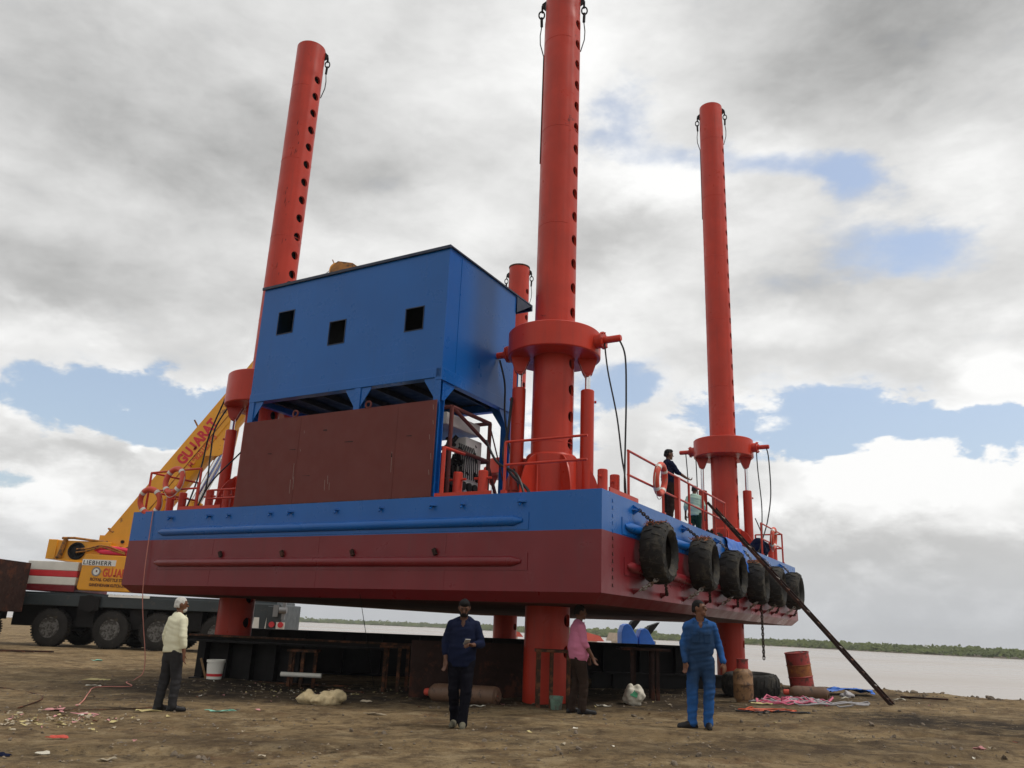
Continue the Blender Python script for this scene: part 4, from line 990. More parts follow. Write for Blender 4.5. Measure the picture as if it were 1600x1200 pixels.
def person(label, loc, rz, H, pose, skin, hairm, shirtm, trm, shoem, sleeve=.95, hair='short', beard=None, hem=.80, belly=.0, coverall=False, shorts=False, smooth_hat=False, hands=None):
    k = H / 1.72
    t = thing('person', label, 'person', loc, rz); t.scale = (k, k, k)
    P = dict(lsh=(-.17, 0, 1.375), rsh=(.17, 0, 1.375), lel=(-.25, -.02, 1.13), rel=(.25, -.02, 1.13), lwr=(-.26, .05, .88), rwr=(.26, .05, .88),
             lhip=(-.09, 0, .90), rhip=(.09, 0, .90), lkn=(-.10, .03, .49), rkn=(.10, .03, .49), lan=(-.11, -.02, .085), ran=(.11, -.02, .085), ltoe=(-.14, .17), rtoe=(.14, .17), head=(0, 0), lhd=(0, .1, -1), rhd=(0, .1, -1), lean=0)
    P.update(pose)
    for q in list(P):
        if isinstance(P[q], tuple) and len(P[q]) == 3: P[q] = V(P[q])
    yaw, pit = P['head']
    hc = V((0, .015 + P['lean'], 1.50)); HR = Matrix.Translation(hc) @ Matrix.Rotation(yaw, 4, 'Z') @ Matrix.Rotation(pit, 4, 'X')
    lean = V((0, P['lean'], 0))
    # --- continuous body
    b = MB()
    b.capsule((0, 0, .93), (0, 0, 1.05), .15, .14, 18, (1, .66)); b.capsule((0, .0, 1.05), V((0, 0, 1.30)) + lean, .14, .165, 18, (1, .66)); b.capsule(V((-.10, 0, 1.36)) + lean, V((.10, 0, 1.36)) + lean, .08, .08)
    b.capsule(V((0, 0, 1.40)) + lean, hc + V((0, .01, .05)), .06, .054)
    for sd in 'lr':
        b.capsule(P[sd + 'sh'] + lean, P[sd + 'el'], .056, .043); b.capsule(P[sd + 'el'], P[sd + 'wr'], .042, .027)
        b.capsule(P[sd + 'hip'], P[sd + 'kn'], .085, .056); b.capsule(P[sd + 'kn'], P[sd + 'an'], .055, .036)
        tx, ty = P[sd + 'toe']; a = P[sd + 'an']; b.capsule(a + V((0, -.01, -.045)), V((a.x + (tx - a.x) * .8, a.y + (ty - a.y) * .8, .035)), .036, .03)
        hand(b, P[sd + 'wr'], P[sd + 'hd'], V((1 if sd == 'l' else -1, .9, .2)), P.get(sd + 'curl', .5))
    b.xf = HR
    b.ell((0, 0, .125), (.076, .096, .105), 18, 14); b.ell((0, .035, .055), (.055, .062, .055), 16, 12); b.capsule((0, .088, .125), (0, .112, .095), .011, .016, 8)
    b.capsule((-.022, .088, .055), (.022, .088, .055), .012, .012, 8); b.capsule((-.04, .082, .142), (.04, .082, .142), .013, .013, 8); b.ell((0, .085, .022), (.024, .02, .018))
    for sg in (-1, 1): b.ell((sg * .078, -.005, .115), (.012, .024, .034))
    b.xf = None
    blob('body', b, skin, t, .0085, 3)
    for sg in (-1, 1):
        e = MB(); e.xf = HR; e.ell((sg * .03, .0905, .122), (.013, .008, .007)); e.build('eye', M['eye'], t)
        e = MB(); e.xf = HR; e.capsule((sg * .015, .099, .145), (sg * .046, .090, .148), .005, .004, 6); e.build('eyebrow', hairm if beard is None else (beard if beard == M['hairw'] else hairm), t)
    # --- hair
    h = MB(); h.xf = HR
    h.ell((0, -.012, .150), (.083, .098, .095), 18, 12); h.ell((0, -.05, .10), (.078, .062, .075), 16, 12)
    if hair == 'full': h.ell((0, .03, .20), (.07, .07, .05), 14, 10)
    ho = evalmesh(h, .011, 3)
    # trim the hair off the face
    Ri = HR.inverted(); bm = bmesh.new(); bm.from_mesh(ho)
    dead = [v for v in bm.verts if (lambda q: q.y > .045 and q.z < .165 + (.0 if hair == 'full' else .012) or q.y > -.005 and q.z < .115 or q.z < .062)(Ri @ v.co)]
    bmesh.ops.delete(bm, geom=dead, context='VERTS'); bm.to_mesh(ho); bm.free()
    ho.materials.clear(); ho.materials.append(hairm); ho.polygons.foreach_set('use_smooth', [True] * len(ho.polygons))
    for v in ho.vertices: v.co += v.normal * noise.noise(v.co * 60) * .004
    o = bpy.data.objects.new('hair', ho); COL.objects.link(o); o.parent = t
    if beard:
        h = MB(); h.xf = HR; h.ell((0, .055, .035), (.053, .052, .042), 14, 10); [h.capsule((q * .06, .03, .07), (q * .03, .07, .03), .02, .025) for q in (-1, 1) if beard != M['hairw']]; h.capsule((-.03, .098, .072), (.03, .098, .072), .009, .009)
        blob('beard', h, beard, t, .01, 2)
    # --- clothes
    s = MB(); zh = hem
    s.capsule(V((-.11, 0, 1.345)) + lean, V((.11, 0, 1.345)) + lean, .098, .098, 16)
    for sg in (-1, 1): s.capsule(V((sg * .035, -.01, 1.445)) + lean, V((sg * .15, -.005, 1.385)) + lean, .058, .066, 12); s.capsule(V((0, 0, 1.30)) + lean, (0, .0, 1.05), .195, .185 + belly, 22, (1, .72))
    if not coverall:
        s.tube([V((0, 0, 1.2)) + lean, (0, belly * .5, 1.05), (0, belly * .3, .92), (0, 0, zh)], [.17, .185 + belly, .19 + belly * .7, .19], 24)
        for i in range(len(s.v) - 24 * 4, len(s.v)): s.v[i] = V((s.v[i].x, s.v[i].y * .74, s.v[i].z))
    else: s.capsule((0, belly * .5, 1.06), (0, 0, .9), .18 + belly, .165, 22, (1, .74))
    s.capsule(V((0, -.005, 1.38)) + lean, hc + V((0, -.012, -.075)), .085, .070)
    for sd in 'lr':
        sh, el, wr = P[sd + 'sh'] + lean, P[sd + 'el'], P[sd + 'wr']
        s.capsule(sh, el, .071, .060)
        if sleeve > .5: e = el.lerp(wr, (sleeve - .5) * 2); s.capsule(el, e, .062, .05 if sleeve < .9 else .042)
    tr = s if coverall else MB()
    tr.capsule((0, 0, .97), (0, 0, .86), .168, .165, 22, (1, .72))
    for sd in 'lr':
        hp, kn, an = P[sd + 'hip'], P[sd + 'kn'], P[sd + 'an']
        tr.capsule(hp, kn, .108, .083)
        if not shorts: tr.capsule(kn, an + V((0, 0, .02)), .083, .066); tr.capsule(an + V((0, .0, .06)), an + V((0, .005, -.02)), .066, .070)
        else: tr.capsule(kn, kn.lerp(an, .25), .083, .08)
    if coverall:
        blob('coverall', s, shirtm, t, .011, 3, .017, 3)
        c = MB()
        for sg in (-1, 1): c.prism([(0, 0), (.085, .03), (.085, -.03), (.02, -.085)], (sg * .022, .098, 1.425), (sg, -.18, 0), (0, -.12, 1), (0, 1, 0), .012)
        c.build('collar', shirtm, t)
        for sg in (-1, 1):
            c = MB(); c.box((sg * .085, .142, 1.26), (.10, .012, .035), (0, 0, -sg * .22)); c.box((sg * .085, .138, 1.19), (.095, .010, .10), (0, 0, -sg * .22)); c.build('chest_pocket', shirtm, t, bevel=.004)
    else:
        blob('trousers', tr, trm, t, .011, 3, .015, 5)
        blob('shirt', s, shirtm, t, .011, 3, .016, 1)
        c = MB()
        for sg in (-1, 1): c.prism([(0, 0), (.075, .03), (.075, -.025), (.02, -.07)], V((sg * .022, .094, 1.43)) + lean, (sg, -.2, 0), (0, -.15, 1), (0, 1, 0), .012)
        c.build('collar', shirtm, t)
    for o_ in [c_ for c_ in t.children if c_.name.split('.')[0] in ('shirt', 'coverall')]:     # open neckline
        bm = bmesh.new(); bm.from_mesh(o_.data)
        dead = [v for v in bm.verts if v.co.y > .015 + P['lean'] and v.co.z > 1.335 and abs(v.co.x) < (v.co.z - 1.335) * .42 and v.co.z < 1.49]
        bmesh.ops.delete(bm, geom=dead, context='VERTS'); bm.to_mesh(o_.data); bm.free()
    for sd in 'lr':
        a = P[sd + 'an']; tx, ty = P[sd + 'toe']; dv = V((tx - a.x, ty - a.y, 0)); u = dv.normalized()
        c = MB(); c.capsule(a + V((0, 0, -.04)) - u * .03, V((a.x, a.y, .045)) + u * .08, .05, .045); c.capsule(V((a.x, a.y, .04)) + u * .06, V((a.x, a.y, .032)) + u * (dv.length), .046, .034); c.capsule(V((a.x, a.y, .012)) - u * .045, V((a.x, a.y, .012)) + u * (dv.length + .005), .045, .036)
        for i in range(len(c.v)): c.v[i].z = max(0.0, c.v[i].z)
        blob('shoe', c, shoem, t, .010, 3)
    return t
def gp(x, y): return (x, y, G(x, y))
# headings: rz turns the +Y-facing figure
W1 = person('white haired man in a cream shirt and charcoal trousers seen from behind', gp(-5.21, 13.52), radians(-38), 1.70,
            dict(head=(-.45, -.02), lel=(-.24, -.03, 1.14), lwr=(-.25, .03, .90), rel=(.25, -.02, 1.13), rwr=(.27, .03, .87), lan=(-.10, -.06, .085), ran=(.12, .05, .085), lkn=(-.10, -.01, .49), rkn=(.11, .06, .49), ltoe=(-.13, .12), rtoe=(.19, .22)),
            M['skinb'], M['hairw'], M['shirtw'], M['trg'], M['shoe'], sleeve=.78, beard=M['hairw'], hem=.86, belly=.02)
W2 = person('bearded man in navy shirt and black trousers looking down at his phone', gp(-.56, 12.3), radians(178), 1.74,
            dict(head=(0.05, -.42), rel=(.25, -.03, 1.13), rwr=(.23, .05, .89), lel=(-.27, .02, 1.12), lwr=(-.15, .27, 1.10), lhd=(.5, .6, .15), lcurl=1.2, lan=(-.07, .12, .085), ran=(.07, -.10, .10), lkn=(-.09, .10, .49), rkn=(.09, .05, .50), ltoe=(-.08, .33), rtoe=(.09, .10)),
            M['skinred'], M['hairb'], M['navy'], M['trb'], M['shoet'], sleeve=.80, hair='full', beard=M['hairb'], hem=.80, belly=.015)
ph = MB().box((0, 0, 0), (.075, .15, .01), (.5, 0, .3)).build('mobile_phone', M['phone'], None, smooth=0, bevel=.003)
tag(ph, 'pale mobile phone held by the man in the navy shirt', 'phone')
ph.matrix_world = Matrix.Translation(gp(-.56, 12.3)) @ Matrix.Rotation(radians(178), 4, 'Z') @ Matrix.Scale(1.74 / 1.72, 4) @ Matrix.Translation((-.085, .345, 1.145))
W3 = person('man in a pink shirt and brown trousers standing sideways by the steel trestle', gp(1.32, 14.45), radians(-82), 1.74,
            dict(head=(.0, -.12), rel=(.22, .05, 1.13), rwr=(.20, .20, .90), rhd=(-.1, .45, -.9), lel=(-.23, .05, 1.13), lwr=(-.21, .20, .90), lhd=(.1, .45, -.9), lan=(-.10, -.08, .085), ran=(.09, .06, .085), lkn=(-.10, .01, .49), rkn=(.09, .09, .49), ltoe=(-.12, .12), rtoe=(.10, .27)),
            M['skinred'], M['hairg'], M['pinks'], M['trbr'], M['shoe'], sleeve=.62, hem=.83, belly=.05)
W4 = person('man in a greasy blue coverall looking to the right beside the gas bottle', gp(2.97, 12.55), radians(172), 1.78,
            dict(head=(1.05, .05), rel=(.235, -.03, 1.13), rwr=(.225, .09, .88), lel=(-.255, -.06, 1.13), lwr=(-.31, .05, .89), lhd=(-.1, .2, -1), lan=(-.08, .02, .085), ran=(.14, .0, .085), lkn=(-.10, .05, .49), rkn=(.13, .05, .49), ltoe=(-.08, .20), rtoe=(.32, .08)),
            M['skinb'], M['hairb'], M['cover'], M['cover'], M['shoe'], sleeve=.98, coverall=True, belly=.01)
def deckpos(x, y): p = RB @ V((x, y, ZT)); return (p.x, p.y, p.z)
W5 = person('man in navy shirt standing on the barge deck with a hand on the rail', deckpos(4.85, .5), radians(-75), 1.70,
            dict(head=(-.1, -.1), rel=(.23, .12, 1.18), rwr=(.22, .36, 1.06), rhd=(0, .9, -.3), rcurl=1.3, lel=(-.23, .0, 1.13), lwr=(-.22, .12, .9)),
            M['skinred'], M['hairb'], M['navy'], M['trbr'], M['shoe'], sleeve=.62, hem=.84, hair='full')
W6 = person('man in a pale green shirt and dark green trousers on deck behind the rail', deckpos(9.25, 1.25), radians(-15), 1.66,
            dict(head=(-.2, -.25), lean=.05), M['skinred'], M['hairb'], M['greens'], M['trgr'], M['shoe'], sleeve=.66, hem=.86)

# ------------------------------------------------------------------ crawler of the yard: mobile crane
def make_wheel(R=.73, W=.42):
    s = MB(); h = W / 2
    prof = [(R * .55, -h), (R * .62, -h * 1.04), (R * .9, -h), (R * .975, -h * .85), (R, -h * .6), (R, h * .6), (R * .975, h * .85), (R * .9, h), (R * .62, h * 1.04), (R * .55, h)]
    s.lathe(prof, 44, closed=True)
    for k in range(40):
        t = 2 * pi * k / 40
        for sg in (-1, 1): s.box((R * cos(t), R * sin(t), sg * h * .5), (.05, .05, h * .9), (0, 0, t + sg * .25))
    return s
def make_rim(R=.73, W=.42):
    s = MB(); h = W / 2
    s.lathe([(0, h * 1.0), (R * .14, h * .98), (R * .19, h * .80), (R * .25, h * .6), (R * .27, h * -.1), (R * .42, h * -.3), (R * .5, h * .4), (R * .56, h * .97)], 32)
    for k in range(10): t = 2 * pi * k / 10; s.cyl((R * .345 * cos(t), R * .345 * sin(t), h * -.25), (R * .345 * cos(t), R * .345 * sin(t), h * .15), .028, n=6)
    return s
def crane():
    cr = thing('mobile_crane', 'yellow telescopic mobile crane on a dark multi-axle carrier behind the barge', 'mobile crane', (-14.5, 34.4, 0))
    def X(x): return x + 14.5
    def Y(y): return y - 34.4
    tw = None
    for side, yy in ((1, 34.25), (-1, 36.8)):
        for x in (-18.25, -15.8, -13.9, -11.45):
            if tw is None:
                a = make_wheel().build('wheel', M['wheelrubber'], cr); b = make_rim().build('rim', M['rimgrey'], a); tw = (a.data, b.data)
            else:
                a = bpy.data.objects.new('wheel', tw[0]); COL.objects.link(a); a.parent = cr; b = bpy.data.objects.new('rim', tw[1]); COL.objects.link(b); b.parent = a
            a.location = (X(x), Y(yy), .73); a.rotation_euler = (pi / 2 * side, 0, 0)
    s = MB(); s.bb((X(-20.5), Y(34.0), 1.58), (X(-9.2), Y(37.0), 2.02)); s.bb((X(-20.5), Y(34.05), 1.98), (X(-9.2), Y(37), 2.10)); s.build('carrier_deck', M['carrier'], cr, smooth=0, bevel=.02)
    s = MB(); s.bb((X(-20.3), Y(34.9), .75), (X(-9.0), Y(36.2), 1.58))
    for x in (-17.0, -14.85, -12.6): s.bb((X(x - .35), Y(34.3), .8), (X(x + .35), Y(34.9), 1.55))
    for x in (-18.25, -15.8, -13.9, -11.45): s.cyl((X(x), Y(34.3), .73), (X(x), Y(36.8), .73), .14, n=14)
    s.build('chassis', M['black'], cr, smooth=30)
    s = MB(); s.cyl((X(-16.75), Y(33.85), 1.72), (X(-16.75), Y(34.0), 1.72), .33, n=24); s.bb((X(-17.15), Y(33.86), 1.45), (X(-16.35), Y(34.0), 2.0)); s.build('outrigger_box', M['black'], cr, smooth=30)
    # carrier end with lamps and guards
    s = MB(); s.bb((X(-10.1), Y(33.5), .85), (X(-8.9), Y(36.9), 1.98)); s.bb((X(-9.35), Y(33.3), .95), (X(-8.75), Y(33.5), 1.9)); s.build('cab_end', M['carrier'], cr, smooth=0, bevel=.03)
    s = MB()
    for x in (-9.95, -9.45): s.prism([(0, 0), (.3, 0), (.26, .55), (.06, .55)], (X(x), Y(33.47), .9), (1, 0, 0), (0, 0, 1), (0, 1, 0), .03)
    s.bb((X(-8.93), Y(33.25), .9), (X(-8.6), Y(33.3), 1.3)); s.build('splash_guard', M['white'], cr, smooth=0)
    for x in (-9.1, -8.75): s = MB(); s.cyl((X(x), Y(33.2), 1.2), (X(x), Y(33.3), 1.2), .11, n=16); s.build('tail_lamp', M['stripe'], cr)
    s = MB(); s.bb((X(-9.1), Y(33.2), 1.5), (X(-8.9), Y(33.3), 1.95)); s.bb((X(-8.75), Y(33.2), 1.4), (X(-8.62), Y(33.3), 2.05)); s.cyl((X(-8.85), Y(33.2), 1.75), (X(-8.55), Y(33.2), 1.75), .12, n=14); s.build('hose_reel', M['grey'], cr)
    # superstructure
    for z0, z1, m in ((2.97, 3.33, 'white'), (2.72, 2.97, 'stripe'), (2.40, 2.72, 'white'), (2.14, 2.40, 'maroon')):
        s = MB(); s.bb((X(-19.6), Y(34.0), z0), (X(-17.52), Y(36.9), z1 - .006)); s.build('counterweight', M[m], cr, smooth=0, bevel=.02)
    s = MB(); q = [(-17.42, 2.32), (-17.34, 2.22), (-14.2, 2.20), (-14.2, 3.62), (-17.32, 3.68)]
    s.prism([(X(a), b) for a, b in q], (0, Y(34.35), 0), (1, 0, 0), (0, 0, 1), (0, 1, 0), .8); hs = s.build('machinery_house', M['yellow'], cr, smooth=0, bevel=.04)
    fx = lambda x, z, r=0: Matrix.Translation((X(x), Y(33.94), z)) @ Matrix.Rotation(pi / 2, 4, 'X') @ Matrix.Rotation(r, 4, 'Z')
    s = MB(); s.bb((X(-17.36), Y(33.935), 3.22), (X(-15.98), Y(33.95), 3.46)); s.build('sticker', M['decal_wh'], hs, smooth=0)
    text('lettering', 'LIEBHERR', .235, hs, M['decal_bk'], fx(-17.32, 3.255, -.012), .005, .006, 1.04, 1.16)
    s = MB(); s.xf = Matrix.Translation((X(-16.72), Y(33.94), 2.98)) @ Matrix.Rotation(pi / 2, 4, 'X'); s.lathe([(0, .012), (.13, .012), (.13, 0)], 28); em = s.build('emblem', M['decal_wh'], hs)
    s = MB(); s.xf = Matrix.Translation((X(-16.72), Y(33.94), 2.98)) @ Matrix.Rotation(pi / 2, 4, 'X'); s.lathe([(.13, 0), (.13, .016), (.185, .016), (.185, 0)], 28, closed=True); s.build('emblem_ring', M['grey'], hs)
    s = MB(); s.xf = Matrix.Translation((X(-16.70), Y(33.92), 3.0)) @ Matrix.Rotation(pi / 2, 4, 'X'); s.box((0, 0, .0), (.06, .08, .01)); s.build('emblem_centre', M['decal_dk'], hs, smooth=0)
    jtext('lettering', 'GUJARAT', .46, hs, M['decal_or'], fx(-16.45, 2.80, -.01), .012, .006, .62)
    text('lettering', 'ROYAL CASTTLE ST', .17, hs, M['decal_dk'], fx(-16.92, 2.62, -.012), .004, .006, .9)
    text('lettering', 'GANDHIDHAM KUTCH-370', .17, hs, M['decal_dk'], fx(-16.92, 2.40, -.012), .004, .006, .72)
    s = MB(); s.bb((X(-18.95), Y(34.1), 3.42), (X(-16.4), Y(34.16), 4.2)); s.bb((X(-18.95), Y(36.4), 3.42), (X(-16.4), Y(36.5), 4.2)); s.bb((X(-18.98), Y(34.05), 3.42), (X(-18.6), Y(36.5), 4.22)); s.bb((X(-17.2), Y(34.2), 3.42), (X(-15), Y(36.4), 3.5))
    s.prism([(X(-17.2), 4.2), (X(-15.6), 3.95), (X(-14.6), 3.62), (X(-17.2), 3.5)], (0, Y(34.3), 0), (1, 0, 0), (0, 0, 1), (0, 1, 0), .12)
    wf = s.build('winch_frame', M['yellow'], cr, smooth=0, bevel=.02)
    s = MB(); s.cyl((X(-17.75), Y(34.08), 3.78), (X(-17.75), Y(36.2), 3.78), .30, n=28); s.torus((X(-17.75), Y(34.06), 3.78), .31, .05, (1, 0, 0), (0, 0, 1), 28, 8); s.cyl((X(-17.75), Y(33.98), 3.78), (X(-17.75), Y(34.08), 3.78), .12, n=12); s.build('winch_drum', M['black'], wf)
    s = MB()
    for o in (0, .1): s.tube([(X(-17.7), Y(33.95), 3.72 + o * 1.3), (X(-17.2), Y(33.93), 3.80 + o), (X(-16.7), Y(33.93), 3.98 + o * .6), (X(-16.3), Y(33.95), 3.88 + o), (X(-15.7), Y(34), 3.72 + o * .5)], .035, 8)
    s.tube([(X(-18.4), Y(34.0), 4.28), (X(-17.9), Y(34), 4.3), (X(-17.2), Y(34.1), 4.24), (X(-16.6), Y(34.2), 4.2)], .05, 8)
    s.build('hydraulic_hose', M['yellowd'], wf)
    s = MB(); s.cyl((X(-18.4), Y(34.02), 3.5), (X(-18.25), Y(34.02), 4.25), .10, n=14); s.cyl((X(-18.5), Y(34.0), 3.46), (X(-18.3), Y(34.0), 3.66), .06, n=10); s.build('luffing_valve', M['yellowd'], wf)
    # boom
    A0 = V((X(-16.53), Y(35.0), 3.90)); dv = V((.545, 0, .838)); up = V((-.838, 0, .545))
    def bp(a, u, y=0): return A0 + dv * a + up * u + V((0, y, 0))
    def sect(a0, a1, hw, ut, ub, name, m, parent):
        s = MB(); prof = [(-hw, ut), (hw, ut), (hw, ub + .28), (hw * .72, ub + .06), (hw * .3, ub), (-hw * .3, ub), (-hw * .72, ub + .06), (-hw, ub + .28)]
        n = len(prof); s.add([bp(a, u, y) for a in (a0, a1) for y, u in prof], [tuple(range(n))[::-1], tuple(range(n, 2 * n))] + [(i, (i + 1) % n, n + (i + 1) % n, n + i) for i in range(n)])
        return s.build(name, m, parent, smooth=0, bevel=.012)
    bm_ = sect(-.4, 14.3, .5, .66, -.60, 'boom', M['yellow'], cr)
    sect(14.3, 15.2, .42, .52, -.5, 'inner_section', M['yellowd'], bm_)
    s = MB(); s.bb((0, 0, 0), (0, 0, 0)) if False else None
    for a in (0.6, 13.4): 
        ps = [bp(a, .70, -.54), bp(a, .70, .54), bp(a, -.64, .54), bp(a, -.64, -.54)]
        s.tube([ps[0], ps[1]], .04, 6); s.tube([ps[0], ps[3]], .04, 6); s.tube([ps[1], ps[2]], .04, 6)
    s.tube([bp(.4, -.12, -.515), bp(14, -.12, -.515)], .018, 6); s.build('boom_rib', M['yellowd'], bm_)
    s = MB(); s.bb((X(-17.1), Y(34.45), 3.5), (X(-15.0), Y(34.55), 4.5)); s.prism([(X(-16.9), 3.5), (X(-15.2), 3.5), (X(-14.6), 5.4), (X(-15.5), 5.2), (X(-17.0), 4.35)], (0, Y(34.4), 0), (1, 0, 0), (0, 0, 1), (0, 1, 0), .08); s.build('boom_foot', M['yellow'], cr, smooth=0)
    s = MB()
    for x, z in ((-16.05, 4.25), (-16.1, 3.98), (-15.0, 4.9), (-15.5, 4.1)): s.cyl((X(x), Y(34.3), z), (X(x), Y(34.36), z), .07 if z < 4.5 else .12, n=14)
    s.tube([(X(-15.9), Y(34.33), 3.95), (X(-15.5), Y(34.3), 4.15), (X(-15.2), Y(34.3), 4.55), (X(-14.9), Y(34.32), 4.7)], .04, 6); s.build('foot_pin', M['black'], cr)
    # lettering on the boom side
    ang = atan2(.838, .545)
    def bt(a, u): p = bp(a, u, -.508); return Matrix.Translation(p) @ Matrix.Rotation(pi / 2, 4, 'X') @ Matrix.Rotation(ang, 4, 'Z')
    jtext('lettering', 'GUJARAT', .62, bm_, M['decal_red'], bt(4.45, .0), .03, .004, .80, 1.0)
    text('lettering', 'VE', .62, bm_, M['decal_red'], bt(8.75, .0), .032, .004, .96, 1.10)
    text('lettering', 'M.9825157793', .30, bm_, M['decal_or'], bt(4.55, -.36), .008, .004, .95)
    # luffing cylinder bracket, barrels and chromed rods
    s = MB()
    for y in (-.42, .42): s.prism([(0, 0), (2.2, 0), (1.2, -.55), (.75, -.72), (.45, -.6)], bp(5.2, -.35, y), dv, up, (0, 1, 0), .08)
    s.build('cylinder_bracket', M['yellow'], bm_, smooth=0)
    top = bp(5.95, -.85); base = V((X(-14.9), Y(35.0), 2.6))
    for y in (-.24, .24):
        s = MB(); m_ = base.lerp(top, .60); s.cyl(base + V((0, y, 0)), m_ + V((0, y, 0)), .2, n=22); s.cyl(m_ + V((0, y, 0)), m_.lerp(top, .03) + V((0, y, 0)), .22, n=22); lc = s.build('luffing_cylinder', M['yellow'], cr, smooth=30)
        MB().cyl(m_ + V((0, y, 0)), top + V((0, y, 0)), .13, n=20).build('piston_rod', M['chrome'], lc)
    # head and sheaves
    s = MB()
    for y in (-.35, 0, .35): s.prism([(0, .62), (.55, .78), (.95, .72), (1.28, .10), (1.28, -.15), (1.1, -.6), (0, -.6)], bp(15.0, 0, y), dv, up, (0, 1, 0), .06)
    s.tube([bp(15.75, .8, -.2), bp(15.9, 1.05, -.2)], .03, 6); hd = s.build('boom_head', M['yellowd'], cr, smooth=0)
    s = MB()
    for y in (-.2, .2): s.cyl(bp(15.62, .5, y - .06), bp(15.62, .5, y + .06), .40, n=24); s.cyl(bp(15.8, -.5, y - .06), bp(15.8, -.5, y + .06), .3, n=24)
    s.build('sheave', M['yellow'], hd)
    s = MB(); s.tube([bp(15.2, .95, 0), bp(15.9, .82, 0), bp(16.3, -.1, 0)], .015, 5); s.build('hoist_rope', M['black'], hd)
    s = MB(); s.tube([(X(-17.35), Y(35.0), 4.1), bp(4.4, .80, 0), bp(15.0, .95, 0)], .016, 5); s.build('hoist_rope', M['black'], cr)
    MB().tube([bp(6.1, .66, -.4), bp(6.25, 1.0, -.4)], .04, 6).build('guide_pin', M['yellowd'], bm_)
    # lifting sling left on top of the machinery house
    sl = MB(); pts = [(-16.9, 3.90), (-16.2, 3.93), (-15.5, 3.84), (-14.9, 3.76), (-15.3, 3.72), (-16.0, 3.74), (-16.6, 3.76), (-16.95, 3.82)]
    P = [V((x, 34.1 + .08 * sin(i * 2), z + .02)) for i, (x, z) in enumerate(pts)]
    o = []
    for i in range(len(P)):
        a, b, c, d = P[i - 1], P[i], P[(i + 1) % len(P)], P[(i + 2) % len(P)]
        for k in range(5): t = k / 5; o.append(.5 * ((2 * b) + (c - a) * t + (2 * a - 5 * b + 4 * c - d) * t * t + (3 * b - a - 3 * c + d) * t ** 3))
    sl.tube(o, .085, 8, closed=True); q = sl.build('lifting_sling', M['sling'])
    tag(q, 'bright pink-red fabric sling laid over the crane machinery house', 'lifting sling')
    b = MB()
    for i in range(14): b.add([V((-16.05 + .12 * i, 33.97, 2.10 + .02 * sin(i * 2.2))), V((-15.93 + .12 * i, 33.97, 2.10 + .02 * sin(i * 2.2 + 2.2))), V((-15.93 + .12 * i, 33.95, 2.0)), V((-16.05 + .12 * i, 33.95, 2.0))], [(0, 1, 2, 3)])
    o = b.build('white_sheet', M['white'], smooth=0); sf = o.modifiers.new('s', 'SOLIDIFY'); sf.thickness = .01; tag(o, 'crumpled white sheet on the crane carrier under the yellow house', 'sheet')
crane()
def trailer():
    t = thing('trailer', 'dark brown steel box trailer at the far left in front of the crane', 'trailer', (-20.0, 32.6, 0))
    s = MB(); s.bb((-5.5, -1.0, 1.28), (.72, 1.1, 1.34)); s.bb((-5.5, -1.02, 1.34), (.72, -.96, 3.2)); s.bb((-5.5, 1.04, 1.34), (.72, 1.1, 3.2)); s.bb((.66, -.96, 1.34), (.72, 1.04, 3.2)); s.bb((-5.5, -.96, 3.1), (.66, 1.04, 3.14))
    for x in (-.62, -2.2, -3.8): s.bb((x, -1.05, 1.34), (x + .06, -1.02, 3.2))
    s.build('box_body', M['girder'], t, smooth=0, bevel=.01)
    s = MB(); s.bb((-5.5, -.7, 1.0), (.4, -.5, 1.28)); s.bb((-5.5, .5, 1.0), (.4, .7, 1.28)); s.build('chassis', M['black'], t, smooth=0)
    tw = None
    for y in (-.75, .75):
        for x in (-.45, -1.25, -3.4):
            if tw is None: a = make_wheel(.62, .4).build('wheel', M['wheelrubber'], t); b = make_rim(.62, .4).build('rim', M['rimgrey'], a); tw = (a.data, b.data)
            else:
                a = bpy.data.objects.new('wheel', tw[0]); COL.objects.link(a); a.parent = t; b = bpy.data.objects.new('rim', tw[1]); COL.objects.link(b); b.parent = a
            a.location = (x, y, .62); a.rotation_euler = (pi / 2 * (1 if y < 0 else -1), 0, 0)
trailer()

# ------------------------------------------------------------------ yard clutter
def ibeam(name, label, p0, p1, h, w, m, flm=None, zbase=0, stiff=0):
    p0 = V(p0); p1 = V(p1); t = thing(name, label, 'girder', (p0 + p1) / 2, atan2(p1.y - p0.y, p1.x - p0.x)); L = (p1 - p0).length
    s = MB(); s.bb((-L / 2, -.02, .04), (L / 2, .02, h - .04))
    for k in range(stiff):
        x = -L / 2 + L * (k + .5) / stiff; s.bb((x - .012, -w / 2 + .02, .04), (x + .012, -.02, h - .04))
    s.build('web', m, t, smooth=0)
    s = MB(); s.bb((-L / 2, -w / 2, h - .04), (L / 2, w / 2, h)); s.build('flange', flm or m, t, smooth=0); s = MB(); s.bb((-L / 2, -w / 2, 0), (L / 2, w / 2, .04)); s.build('flange', m, t, smooth=0)
    return t
ibeam('steel_girder', 'long black deep steel girder lying behind the near barge leg', (-7.0, 23.6, -.03), (5.5, 24.4, .1), 1.12, .6, M['black'], stiff=12)
ibeam('steel_girder', 'rusty topped steel girder on short posts left of the brown plate', (-7.3, 20.0, .86), (-1.9, 19.0, .86), .16, .35, M['black'], M['rust'])
ibeam('steel_girder', 'dark steel girder lying nearest the left barge leg', (-7.25, 20.35, .0), (-4.3, 19.75, .02), .96, .5, M['black'], M['rust'], stiff=5)
ibeam('steel_girder', 'low black girder lying behind the steel table', (2.2, 20.4, .1), (6.2, 21.4, .12), .42, .3, M['black'], stiff=4)
